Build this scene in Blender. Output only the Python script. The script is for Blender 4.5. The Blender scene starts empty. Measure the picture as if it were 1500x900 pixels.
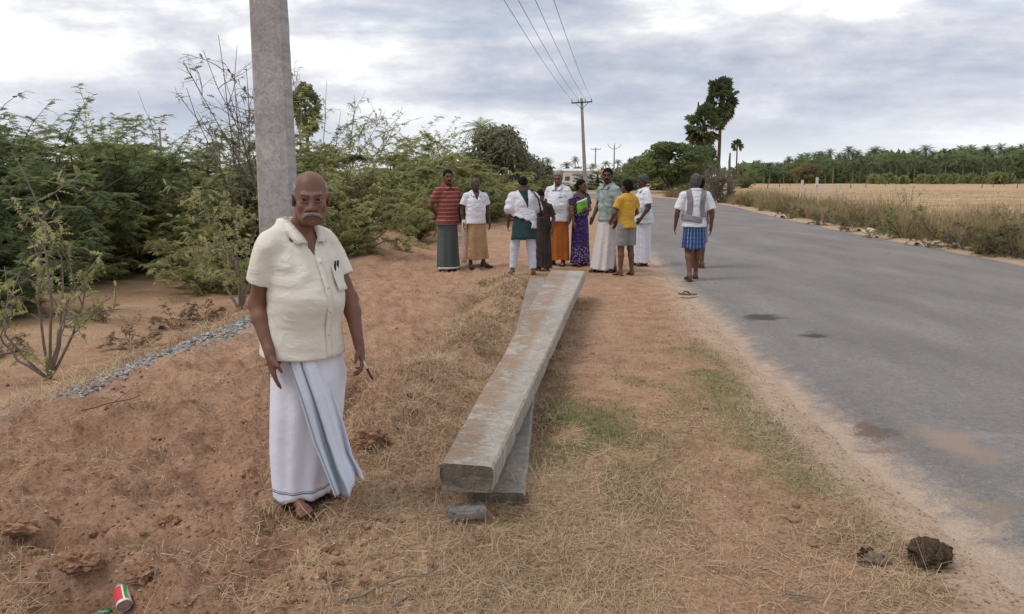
import bpy, math, random
import numpy as np
from mathutils import Vector, Matrix, Euler

rng = np.random.default_rng(7)
random.seed(7)
SC = bpy.context.scene
COL = SC.collection

# ------------------------------------------------------------------ camera
CAM_H = 1.65
LENS = 27.2
PITCH = math.atan(190 / 1133)
cam = bpy.data.cameras.new('camera')
cam.lens = LENS
cam.sensor_width = 36
cam.clip_start = 0.05
cam.clip_end = 12000
cam_ob = bpy.data.objects.new('camera', cam)
COL.objects.link(cam_ob)
cam_ob.location = (0, 0, CAM_H)
cam_ob.rotation_euler = (math.pi / 2 - PITCH, 0, 0)
SC.camera = cam_ob

# ------------------------------------------------------------------ light
SUN_EL, SUN_AZ = math.radians(58), math.radians(-100)     # azimuth from +Y, clockwise
SC.view_settings.view_transform = 'Standard'
SC.view_settings.look = 'None'
SC.view_settings.gamma = 1
SC.view_settings.exposure = 0.38
SC.cycles.max_bounces = 8
SC.cycles.transparent_max_bounces = 16

world = bpy.data.worlds.new('World')
SC.world = world
world.use_nodes = True
nt = world.node_tree
nt.nodes.clear()


def N(tree, typ, ins=None, **kw):
    n = tree.nodes.new(typ)
    for k, v in kw.items():
        setattr(n, k, v)
    if ins:
        for k, v in ins.items():
            s = n.inputs[k]
            if isinstance(v, bpy.types.NodeSocket):
                tree.links.new(v, s)
            else:
                s.default_value = v
    return n


def ramp(tree, fac, stops, interp='LINEAR'):
    r = N(tree, 'ShaderNodeValToRGB', {0: fac})
    r.color_ramp.interpolation = interp
    el = r.color_ramp.elements
    while len(el) < len(stops):
        el.new(0.5)
    for e, (p, c) in zip(el, stops):
        e.position = p
        e.color = (*c, 1) if len(c) == 3 else c
    return r.outputs[0]


def mth(tree, op, a, b=0.0, c=0.0, clamp=False):
    n = N(tree, 'ShaderNodeMath', {0: a, 1: b, 2: c}, operation=op)
    n.use_clamp = clamp
    return n.outputs[0]


def mixc(tree, f, a, b, mode='MIX'):
    n = N(tree, 'ShaderNodeMix', {}, data_type='RGBA', blend_type=mode)
    n.clamp_factor = True
    for s, v in ((n.inputs[0], f), (n.inputs[6], a), (n.inputs[7], b)):
        if isinstance(v, bpy.types.NodeSocket):
            tree.links.new(v, s)
        else:
            s.default_value = (*v, 1) if isinstance(v, tuple) and len(v) == 3 else v
    return n.outputs[2]


def noise(tree, vec, scale, detail=4, rough=.55, dist=0.0):
    n = N(tree, 'ShaderNodeTexNoise', {'Scale': scale, 'Detail': detail, 'Roughness': rough, 'Distortion': dist})
    if vec is not None:
        tree.links.new(vec, n.inputs['Vector'])
    return n.outputs[0]


sky = N(nt, 'ShaderNodeTexSky', sky_type='NISHITA')
sky.sun_disc = False
sky.sun_elevation = SUN_EL
sky.sun_rotation = SUN_AZ
sky.air_density = 1.0
sky.dust_density = 1.5
gen = N(nt, 'ShaderNodeTexCoord').outputs['Generated']
sep = N(nt, 'ShaderNodeSeparateXYZ', {0: gen})
zz = mth(nt, 'MAXIMUM', sep.outputs[2], 0.0)
zs = mth(nt, 'ADD', zz, 0.10)
cu = mth(nt, 'DIVIDE', sep.outputs[0], zs)
cv = mth(nt, 'DIVIDE', sep.outputs[1], zs)
# cloud decks: broad layers (stretched across the view) and smaller ragged billows
pv = N(nt, 'ShaderNodeCombineXYZ', {0: cu, 1: cv, 2: 0.0}).outputs[0]
mp1 = N(nt, 'ShaderNodeMapping', {0: pv, 1: (3.1, 1.7, 0), 3: (0.45, 1.0, 1)}).outputs[0]
mp2 = N(nt, 'ShaderNodeMapping', {0: pv, 1: (7.3, 4.2, 0), 3: (0.8, 1.3, 1)}).outputs[0]
n1 = noise(nt, mp1, 0.62, 6, .55, .35)
n2 = noise(nt, mp2, 1.7, 8, .62, .3)
mp3 = N(nt, 'ShaderNodeMapping', {0: gen, 1: (1.3, 5.2, 2.4), 3: (1.0, 1.0, 2.7)}).outputs[0]
n3 = noise(nt, mp3, 3.8, 12, .60, .12)
nsum = mth(nt, 'ADD', mth(nt, 'MULTIPLY', n1, 0.25), mth(nt, 'ADD', mth(nt, 'MULTIPLY', n2, 0.07), mth(nt, 'MULTIPLY', n3, 0.68)))
cloud = ramp(nt, nsum, [(0.385, (.34, .38, .475)), (0.435, (.43, .46, .54)), (0.475, (.52, .535, .60)),
                        (0.515, (.62, .625, .67)), (0.55, (.76, .765, .78)), (0.60, (.90, .90, .90))])
hz = ramp(nt, zz, [(0.0, (.76, .78, .77)), (0.035, (.72, .75, .77)), (0.10, (.47, .51, .60)), (0.2, (.48, .5, .57)), (1, (.48, .5, .57))])
hfac = ramp(nt, zz, [(0.0, (.95,) * 3), (0.035, (.6,) * 3), (0.08, (.25,) * 3), (0.16, (0, 0, 0))])
cloud = mixc(nt, hfac, cloud, hz)
skyc = N(nt, 'ShaderNodeMix', {}, data_type='RGBA', blend_type='MULTIPLY')
skyc.inputs[0].default_value = 1
nt.links.new(sky.outputs[0], skyc.inputs[6])
skyc.inputs[7].default_value = (.10, .10, .10, 1)
gapn = noise(nt, mp1, 1.05, 5, .55, .3)
gap = ramp(nt, gapn, [(0.0, (1, 1, 1)), (0.36, (.85,) * 3), (0.44, (0, 0, 0))])
gap = mth(nt, 'MULTIPLY', gap, ramp(nt, zz, [(0.0, (0, 0, 0)), (0.12, (0, 0, 0)), (0.25, (1, 1, 1))]))
# x10 because the Background runs at the strength of the bare sky
cl10 = mixc(nt, 1.0, cloud, (1, 1, 1), 'MULTIPLY')
fin = mixc(nt, gap, cl10, skyc.outputs[2])
bg = N(nt, 'ShaderNodeBackground', {0: N(nt, 'ShaderNodeVectorMath', {0: fin, 3: 10.0}, operation='SCALE').outputs[0], 1: 0.10})
nt.links.new(bg.outputs[0], N(nt, 'ShaderNodeOutputWorld').inputs[0])

sun = bpy.data.lights.new('sun', 'SUN')
sun.energy = 1.25
sun.angle = math.radians(24)
sun.color = (1.0, .95, .88)
sun_ob = bpy.data.objects.new('sun', sun)
COL.objects.link(sun_ob)
sun_ob.rotation_euler = Vector((-math.sin(SUN_AZ) * math.cos(SUN_EL), -math.cos(SUN_AZ) * math.cos(SUN_EL), -math.sin(SUN_EL))).to_track_quat('-Z', 'Y').to_euler()
sun_ob.location = (-8, -6, 20)

# ------------------------------------------------------------------ numpy noise


def _h(ix, iy, iz):
    n = (ix.astype(np.int64) * 374761393 + iy.astype(np.int64) * 668265263 + iz.astype(np.int64) * 1440662683) & 0xffffffff
    n = ((n ^ (n >> 13)) * 1274126177) & 0xffffffff
    n = ((n ^ (n >> 16)) * 2246822519) & 0xffffffff
    return ((n >> 8) & 0xffff) / 65535.0


def vn(x, y, z=0.0):
    x, y, z = np.broadcast_arrays(np.asarray(x, float), np.asarray(y, float), np.asarray(z, float))
    xi, yi, zi = np.floor(x), np.floor(y), np.floor(z)
    fx, fy, fz = x - xi, y - yi, z - zi
    fx, fy, fz = (f * f * (3 - 2 * f) for f in (fx, fy, fz))
    r = 0
    for dz in (0, 1):
        wz = fz if dz else 1 - fz
        if dz and not np.any(fz):
            continue
        for dy in (0, 1):
            wy = fy if dy else 1 - fy
            for dx in (0, 1):
                wx = fx if dx else 1 - fx
                r = r + wx * wy * wz * _h(xi + dx, yi + dy, zi + dz)
    return r * 2 - 1


def fbm(x, y, z=0.0, oct=4, g=.5):
    r, a, f = 0, 1.0, 1.0
    for o in range(oct):
        r = r + a * vn(np.asarray(x) * f + o * 17.3, np.asarray(y) * f - o * 9.1, np.asarray(z) * f)
        a *= g
        f *= 2.03
    return r


def sm(e0, e1, x):
    t = np.clip((x - e0) / (e1 - e0), 0, 1)
    return t * t * (3 - 2 * t)


# ------------------------------------------------------------------ mesh helpers


def link(name, me, mat=None, parent=None, loc=None, rot=None):
    o = bpy.data.objects.new(name, me)
    COL.objects.link(o)
    if mat is not None and me is not None and len(me.materials) == 0:
        me.materials.append(mat)
    if parent is not None:
        o.parent = parent
    if loc is not None:
        o.location = loc
    if rot is not None:
        o.rotation_euler = rot
    return o


def tag(o, label=None, cat=None, group=None, kind=None):
    for k, v in (('label', label), ('category', cat), ('group', group), ('kind', kind)):
        if v:
            o[k] = v
    return o


def empty(name, loc, rz=0.0, label=None, cat=None, group=None):
    o = bpy.data.objects.new(name, None)
    COL.objects.link(o)
    o.empty_display_size = .2
    o.location = loc
    o.rotation_euler = (0, 0, rz)
    return tag(o, label, cat, group)


def copy_tree(o, parent=None):
    c = o.copy()
    COL.objects.link(c)
    if parent is not None:
        c.parent = parent
    for ch in list(o.children):
        copy_tree(ch, c)
    return c


def npmesh(name, V, F, smooth=True, attrs=None):
    """F: (n,3) or (n,4) int array; attrs: {name: per-vertex float or rgb}"""
    me = bpy.data.meshes.new(name)
    V = np.asarray(V, np.float32)
    F = np.asarray(F, np.int32)
    k = F.shape[1]
    me.vertices.add(len(V))
    me.vertices.foreach_set('co', V.ravel())
    me.loops.add(F.size)
    me.loops.foreach_set('vertex_index', F.ravel())
    me.polygons.add(len(F))
    me.polygons.foreach_set('loop_start', np.arange(0, F.size, k, dtype=np.int32))
    try:
        me.polygons.foreach_set('loop_total', np.full(len(F), k, np.int32))
    except Exception:
        pass
    me.polygons.foreach_set('use_smooth', np.full(len(F), smooth))
    me.update(calc_edges=True)
    me.validate()
    for an, arr in (attrs or {}).items():
        arr = np.asarray(arr, np.float32)
        if arr.ndim == 1:
            a = me.attributes.new(an, 'FLOAT', 'POINT')
            a.data.foreach_set('value', arr)
        else:
            a = me.attributes.new(an, 'FLOAT_COLOR', 'POINT')
            a.data.foreach_set('color', np.concatenate([arr, np.ones((len(arr), 1), np.float32)], 1).ravel())
    return me


class MB:
    """collects simple shapes into one mesh"""

    def __init__(s):
        s.v, s.f = [], []

    def add(s, V, F):
        b = sum(len(v) for v in s.v)
        s.v.append(np.asarray(V, float))
        for f in F:
            s.f.append([int(i) + b for i in f])
        return s

    def box(s, c, size, R=None):
        x, y, z = (d / 2 for d in size)
        V = np.array([(a * x, b * y, d * z) for a in (-1, 1) for b in (-1, 1) for d in (-1, 1)])
        if R is not None:
            V = V @ np.array(R).T
        return s.add(V + np.array(c), [(0, 1, 3, 2), (4, 6, 7, 5), (0, 4, 5, 1), (2, 3, 7, 6), (0, 2, 6, 4), (1, 5, 7, 3)])

    def tube(s, pts, rad, n=6, cap=True, closed=False):
        pts = np.asarray(pts, float)
        rad = np.broadcast_to(np.asarray(rad, float), (len(pts),))
        T = np.gradient(pts, axis=0)
        T /= np.linalg.norm(T, axis=1)[:, None] + 1e-9
        u = np.cross(T[0], (0, 0, 1.0))
        if np.linalg.norm(u) < .05:
            u = np.cross(T[0], (0, 1.0, 0))
        rows = []
        for p, t, r in zip(pts, T, rad):
            u = u - t * np.dot(u, t)
            u /= np.linalg.norm(u) + 1e-9
            w = np.cross(t, u)
            rows.append([p + r * (math.cos(a) * u + math.sin(a) * w) for a in np.arange(n) * 2 * math.pi / n])
        V = np.array(rows).reshape(-1, 3)
        F = []
        for i in range(len(pts) - 1):
            for j in range(n):
                k = (j + 1) % n
                F.append((i * n + j, i * n + k, (i + 1) * n + k, (i + 1) * n + j))
        if cap:
            F.append(tuple(range(n))[::-1])
            F.append(tuple((len(pts) - 1) * n + j for j in range(n)))
        return s.add(V, F)

    def build(s, name, mat, parent=None, smooth=False, loc=None, rot=None):
        me = bpy.data.meshes.new(name)
        me.from_pydata(np.concatenate(s.v).tolist(), [], s.f)
        me.update()
        if smooth:
            me.polygons.foreach_set('use_smooth', np.full(len(me.polygons), True))
        return link(name, me, mat, parent, loc, rot)


# ------------------------------------------------------------------ where things stand


def ray(px, py):
    u, v = (px - 750) / 1133, (450 - py) / 1133
    c, s_ = math.cos(PITCH), math.sin(PITCH)
    return np.array((u, c + v * s_, -s_ + v * c))


def at(px, py, Y):
    d = ray(px, py)
    t = Y / d[1]
    return np.array((d[0] * t, Y, CAM_H + d[2] * t))


def P(px, py, z=0.0):
    d = ray(px, py)
    t = (z - CAM_H) / d[2]
    return np.array((d[0] * t, d[1] * t, z))


def PG(px, py):
    p = P(px, py)
    for _ in range(12):
        z = float(G(p[0], p[1]))
        q = P(px, py, z)
        p = p * .4 + q * .6
    p[2] = float(G(p[0], p[1]))
    return p


# road edges as polylines along Y (world)
RL = np.array([(2.05, -60), (2.05, 0), (2.05, 4.3), (2.15, 6.5), (2.45, 11), (2.75, 15), (3.4, 22), (4.9, 32), (6.6, 46), (6.6, 58), (3.6, 72), (-4, 86), (-16, 98), (-60, 130)])
RR = np.array([(9.3, -60), (9.3, 0), (9.5, 8), (9.9, 15), (10.2, 21), (11.2, 32), (13.0, 46), (13.2, 58), (11.0, 72), (4, 90), (-10, 104), (-56, 137)])


def rl(y):
    return np.interp(y, RL[:, 1], RL[:, 0]) + .05 * vn(y * 1.1, 3.3) + .04 * vn(y * 4.1, 1.3)


def rr(y):
    return np.interp(y, RR[:, 1], RR[:, 0]) + .06 * vn(y * 0.9, 7.3) + .03 * vn(y * 3.1, 5.3)


BANK = np.array([(-4.3, 0), (-3.9, 4), (-3.45, 6), (-3.1, 8), (-2.95, 10), (-2.7, 14), (-2.5, 20), (-2.6, 30), (-4, 46), (-6, 70)])


def bank(y):
    return np.interp(y, BANK[:, 1], BANK[:, 0])


def G(x, y):
    x = np.asarray(x, float)
    y = np.asarray(y, float)
    near = 1 - sm(14, 40, y)
    # broad unevenness
    h = .05 * fbm(x * .5, y * .5, 0, 3) * (1 - sm(200, 400, np.hypot(x, y)))
    # the verge falls away to the thicket on the left
    d = bank(y) - x
    h = h - .38 * sm(-.25, 1.6, d) * (1 - sm(60, 110, y))
    # heaped and dug earth on the verge
    vg = sm(1.2, -.6, x) * sm(.6, -.2, d) * near
    h = h + vg * (.060 * fbm(x * 1.7, y * 1.7, 0, 4) + (.026 + .028 * sm(-.3, -1.2, x)) * np.abs(fbm(x * 5, y * 5, 0, 5, .6)))
    # ridge of raked grass and soil along the left of the poles
    ax, ay, bx, by = -.85, 4.2, .12, 12.5
    t = np.clip(((x - ax) * (bx - ax) + (y - ay) * (by - ay)) / ((bx - ax) ** 2 + (by - ay) ** 2), 0, 1)
    dd = np.hypot(x - ax - t * (bx - ax), y - ay - t * (by - ay))
    sd = (x - ax) * (by - ay) - (y - ay) * (bx - ax)
    h = h - .15 * np.exp(-((dd - .42) / .15) ** 2) * (sd < 0) * sm(3.6, 4.6, y) * (1 - sm(11, 12.5, y)) * (.6 + .6 * vn(x * 1.6, y * 1.6, 2))
    h = h + .15 * np.exp(-(dd / .27) ** 2) * (.7 + .6 * vn(x * 2.2, y * 2.2, 5)) * sm(3.4, 4.4, y) * (1 - sm(11.5, 13, y))
    # pits dug beside the man and in the corner, spoil around them
    for (cx, cy, r, dep) in ((-1.02, 5.35, .30, .24), (-1.62, 2.75, .22, .16), (-2.5, 4.7, .3, .10), (-1.15, 2.62, .13, .08), (-2.05, 3.3, .2, .09), (-.75, 2.35, .12, .05), (-1.75, 3.9, .22, .08), (-2.75, 3.6, .2, .08)):
        q = np.hypot(x - cx, (y - cy)) / r
        h = h - dep * np.exp(-q ** 2 * 1.6) + dep * .45 * np.exp(-((q - 1.45) / .45) ** 2)
    # red spoil bank at the foot of the bushes
    h = h + .5 * np.exp(-(((x + 3.2 - .02 * (y - 20)) / .7) ** 2)) * sm(13.5, 17, y) * (1 - sm(24, 30, y)) * (1 + .25 * vn(x * 2, y * 1.3))
    # road bed lies a little lower than the sheet of asphalt
    inr = sm(-.25, .12, x - np.interp(y, RL[:, 1], RL[:, 0])) * sm(-.25, .12, np.interp(y, RR[:, 1], RR[:, 0]) - x) * sm(150, 120, y)
    flat = sm(-1.4, -.1, x - np.interp(y, RL[:, 1], RL[:, 0])) * sm(-1.4, -.1, np.interp(y, RR[:, 1], RR[:, 0]) - x) * sm(150, 120, y)
    h = h * (1 - flat)
    h = h + .007 * fbm(x * 9, y * 9, 0, 3) * (1 - sm(20, 30, np.hypot(x, y))) * (1 - inr)
    return h - .035 * inr


# ------------------------------------------------------------------ materials


def newmat(name):
    m = bpy.data.materials.new(name)
    m.use_nodes = True
    t = m.node_tree
    t.nodes.clear()
    out = N(t, 'ShaderNodeOutputMaterial')
    b = N(t, 'ShaderNodeBsdfPrincipled', {'Roughness': .85})
    b.inputs['Specular IOR Level'].default_value = .25
    t.links.new(b.outputs[0], out.inputs[0])
    return m, t, b


def objco(t):
    return N(t, 'ShaderNodeTexCoord').outputs['Object']


def bump(t, b, h, strength=.4, dist=.01):
    n = N(t, 'ShaderNodeBump', {'Height': h, 'Strength': strength, 'Distance': dist})
    t.links.new(n.outputs[0], b.inputs['Normal'])


def M_plain(name, c, rough=.8, var=.15, scale=8, bmp=.2, bscale=60, spec=.25, bdist=.004):
    m, t, b = newmat(name)
    v = objco(t)
    n = noise(t, v, scale, 5, .6)
    lo = tuple(x * (1 - var) for x in c)
    hi = tuple(min(1, x * (1 + var)) for x in c)
    t.links.new(ramp(t, n, [(.3, lo), (.7, hi)]), b.inputs['Base Color'])
    b.inputs['Roughness'].default_value = rough
    b.inputs['Specular IOR Level'].default_value = spec
    if bmp:
        bump(t, b, noise(t, v, bscale, 4, .6), bmp, bdist)
    return m


def M_cloth(name, c, weave=500, var=.06, rough=.9, crease=.75, nz=.5):
    m, t, b = newmat(name)
    v = objco(t)
    n = noise(t, v, 5, 4, .6)
    lo = tuple(x * (1 - var) for x in c)
    hi = tuple(min(1, x * (1 + var)) for x in c)
    t.links.new(ramp(t, n, [(.3, lo), (.7, hi)]), b.inputs['Base Color'])
    b.inputs['Roughness'].default_value = rough
    b.inputs['Specular IOR Level'].default_value = .15
    b.inputs['Sheen Weight'].default_value = .15 if nz > .1 else 0.0
    mp = N(t, 'ShaderNodeMapping', {0: v, 3: (1, 1, .5)}).outputs[0]
    n1 = noise(t, mp, 22, 4, .6, .4)
    n2 = noise(t, v, weave, 2, .5)
    # creases: sharp ridges where two noises meet
    mr = N(t, 'ShaderNodeMapping', {0: v, 2: (.3, .5, .2), 3: (1, 1, 1.7)}).outputs[0]
    r1 = mth(t, 'ABSOLUTE', mth(t, 'SUBTRACT', noise(t, mr, 6.5, 3, .5, 1.1), .5))
    r1 = ramp(t, r1, [(0, (1,) * 3), (.05, (.6,) * 3), (.14, (.15,) * 3), (.3, (0,) * 3)])
    bump(t, b, mth(t, 'ADD', mth(t, 'MULTIPLY', r1, crease), mth(t, 'ADD', mth(t, 'MULTIPLY', n1, nz), mth(t, 'MULTIPLY', n2, .1 if nz > .1 else 0.0))), .45, .014)
    return m


def M_attr(name, rough=.9, bscale=80, bmp=.3, bdist=.004, attr='Col'):
    m, t, b = newmat(name)
    a = N(t, 'ShaderNodeAttribute', attribute_name=attr)
    n = noise(t, objco(t), 30, 4, .6)
    c = mixc(t, ramp(t, n, [(.3, (.0,) * 3), (.7, (.25,) * 3)]), a.outputs[0], (.02, .015, .01))
    t.links.new(c, b.inputs['Base Color'])
    b.inputs['Roughness'].default_value = rough
    if bmp:
        bump(t, b, noise(t, objco(t), bscale, 4, .6), bmp, bdist)
    return m


def M_leaf(name, c0, c1, trans=.3, rough=.65):
    m, t, b = newmat(name)
    a = N(t, 'ShaderNodeAttribute', attribute_name='tone')
    oi = N(t, 'ShaderNodeObjectInfo').outputs['Random']
    f = mth(t, 'ADD', mth(t, 'MULTIPLY', a.outputs['Fac'], .8), mth(t, 'MULTIPLY', oi, .2))
    c = ramp(t, f, [(.0, c0), (1, c1)])
    t.links.new(c, b.inputs['Base Color'])
    b.inputs['Roughness'].default_value = rough
    tr = N(t, 'ShaderNodeBsdfTranslucent', {0: c})
    mx = N(t, 'ShaderNodeMixShader', {0: trans, 1: b.outputs[0], 2: tr.outputs[0]})
    out = [n for n in t.nodes if n.type == 'OUTPUT_MATERIAL'][0]
    t.links.new(mx.outputs[0], out.inputs[0])
    return m


# ------------------------------------------------------------------ ground
def build_ground():
    r = [0.6]
    while r[-1] < 26:
        r.append(r[-1] * 1.0085 + .002)
    while r[-1] < 5000:
        r.append(r[-1] * 1.05)
    r = np.array(r)
    front = np.radians(np.linspace(-44, 44, 520))
    side = np.radians(np.concatenate([np.linspace(44, 316, 90)[1:-1]]))
    th = np.concatenate([front, side])
    RR_, TH = np.meshgrid(r, th, indexing='ij')
    X, Y = RR_ * np.sin(TH), RR_ * np.cos(TH)
    Z = G(X, Y)
    n, k = X.shape
    V = np.stack([X, Y, Z], -1).reshape(-1, 3)
    i = np.arange(n - 1)[:, None] * k
    j = np.arange(k)[None]
    jn = (j + 1) % k
    F = np.stack([i + j, i + k + j, i + k + jn, i + jn], -1).reshape(-1, 4)[:, ::-1]
    V = np.concatenate([V, [[0, 0, float(G(0, 0))]]])
    x, y = V[:, 0], V[:, 1]
    c = len(V) - 1
    Ft = np.stack([np.full(k, c), np.arange(k), (np.arange(k) + 1) % k, (np.arange(k) + 1) % k], -1)
    # masks: r = straw, g = green, b = pale sand;  field mask separately
    e0 = np.interp(y, RL[:, 1], RL[:, 0])
    e1 = np.interp(y, RR[:, 1], RR[:, 0])
    lowf = fbm(x * .8, y * .8, 3, 4)
    straw = .42 + .28 * lowf + .3 * np.exp(-((x + .2 - .12 * (y - 5)) / .7) ** 2) - .25 * np.exp(-((x - 1.3) / .8) ** 2)
    straw = straw - .30 * sm(-.5, -1.4, x)
    straw = np.where(x > e1, .75, straw)
    green = np.exp(-(((x - .38) / .42) ** 2 + ((y - 4.6) / .8) ** 2)) * .9
    green = np.maximum(green, .75 * np.exp(-(((x - 1.75) / .32) ** 2)) * sm(3.2, 4.4, y) * (1 - sm(6.3, 8, y)))
    green = np.maximum(green, .35 * np.exp(-(((x - 1.1) / .6) ** 2 + ((y - 5.6) / .8) ** 2)))
    green = green * sm(-.5, .5, fbm(x * 3, y * 3, 9, 3) + .25)
    sand = np.maximum(sm(-.55, -.05, x - e0 + .12 * lowf) * (x < e0 + 1), sm(1.1, .1, x - e1 + .2 * lowf) * (x > e1 - 1)) * sm(150, 120, y)
    grey = np.exp(-((x - bank(y) + .15) / .3) ** 2) * sm(4.6, 6.2, y) * (1 - sm(10.5, 12.5, y)) * sm(-.7, .3, lowf + .5)
    field = sm(.9, 2.2, x - e1 + lowf * .5) * sm(-200, -100, y)
    field = np.maximum(field, sm(70, 90, y))
    field = np.maximum(field, sm(2, 3, bank(y) - x) * .5)
    me = npmesh('ground', V, np.concatenate([F, Ft[:0]]), True,
                {'Mask': np.clip(np.stack([straw, green, sand], -1), 0, 1),
                 'Mask2': np.clip(np.stack([grey, field, sm(-.5, -1.3, x + .3 * lowf) * sm(.3, -.2, bank(y) - x) * (1 - sm(4.6, 7, y))], -1), 0, 1)})
    m, t, b = newmat('earth')
    co = objco(t)
    a = N(t, 'ShaderNodeSeparateColor', {0: N(t, 'ShaderNodeAttribute', attribute_name='Mask').outputs[0]})
    a2 = N(t, 'ShaderNodeSeparateColor', {0: N(t, 'ShaderNodeAttribute', attribute_name='Mask2').outputs[0]})
    nf = noise(t, co, 45, 6, .7)
    nm = noise(t, co, 4.2, 6, .6)
    nl = noise(t, co, .7, 4, .55)
    soil = ramp(t, nm, [(.3, (.205, .108, .066)), (.5, (.345, .203, .128)), (.72, (.46, .29, .195))])
    soil = mixc(t, mth(t, 'MULTIPLY', nl, .55), soil, (.47, .308, .212))
    soil = mixc(t, mth(t, 'MULTIPLY', a2.outputs[2], .62), soil, ramp(t, nm, [(.32, (.155, .082, .050)), (.68, (.36, .21, .132))]))
    fine = ramp(t, nf, [(.32, (.55, .52, .5)), (.5, (1, 1, 1)), (.72, (1.22, 1.2, 1.16))])
    # matted straw: stretched noise in two directions
    s1 = noise(t, N(t, 'ShaderNodeMapping', {0: co, 2: (0, 0, .5), 3: (9, 70, 1)}).outputs[0], 1.0, 4, .65, 1.5)
    s2 = noise(t, N(t, 'ShaderNodeMapping', {0: co, 2: (0, 0, -.9), 3: (70, 10, 1)}).outputs[0], 1.0, 4, .65, 1.5)
    st = mth(t, 'MAXIMUM', s1, s2)
    strawc = ramp(t, st, [(.42, (.26, .165, .095)), (.55, (.45, .30, .185)), (.7, (.64, .48, .32))])
    patch = mth(t, 'ADD', a.outputs[0], mth(t, 'MULTIPLY', mth(t, 'SUBTRACT', nm, .5), .9))
    sf = ramp(t, patch, [(.28, (.05,) * 3), (.62, (.78,) * 3)])
    c = mixc(t, sf, soil, strawc)
    gf = mth(t, 'MULTIPLY', a.outputs[1], mth(t, 'ADD', .35, nf))
    c = mixc(t, gf, c, ramp(t, nf, [(.3, (.085, .10, .035)), (.7, (.26, .25, .11))]))
    nfur = noise(t, N(t, 'ShaderNodeMapping', {0: co, 2: (0, 0, .12), 3: (.035, .5, 1)}).outputs[0], 1.0, 5, .6, .3)
    fieldc = ramp(t, mth(t, 'ADD', mth(t, 'MULTIPLY', nl, .4), mth(t, 'MULTIPLY', nfur, .6)), [(.38, (.30, .19, .105)), (.5, (.43, .30, .175)), (.6, (.55, .41, .255))])
    c = mixc(t, a2.outputs[1], c, fieldc)
    c = mixc(t, mth(t, 'MULTIPLY', a.outputs[2], .85), c, ramp(t, nm, [(.3, (.42, .30, .21)), (.7, (.55, .42, .315))]))
    c = mixc(t, a2.outputs[0], c, ramp(t, nf, [(.3, (.22, .20, .18)), (.7, (.52, .50, .47))]))
    # dark brown flecks scattered by noise
    nd = noise(t, co, 13, 8, .72, .4)
    c = mixc(t, ramp(t, nd, [(.30, (.6,) * 3), (.42, (0,) * 3)]), c, (.13, .072, .045))
    c = mixc(t, 1.0, c, fine, 'MULTIPLY')
    t.links.new(c, b.inputs['Base Color'])
    b.inputs['Roughness'].default_value = .95
    b.inputs['Specular IOR Level'].default_value = .1
    hgt = mth(t, 'ADD', mth(t, 'MULTIPLY', nf, .6), mth(t, 'ADD', mth(t, 'MULTIPLY', st, mth(t, 'MULTIPLY', sf, .8)), mth(t, 'MULTIPLY', nm, .8)))
    bump(t, b, hgt, .9, .03)
    o = link('ground', me, m)
    tag(o, 'reddish bare earth verge strewn with dry straw', kind='structure')


build_ground()


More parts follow.
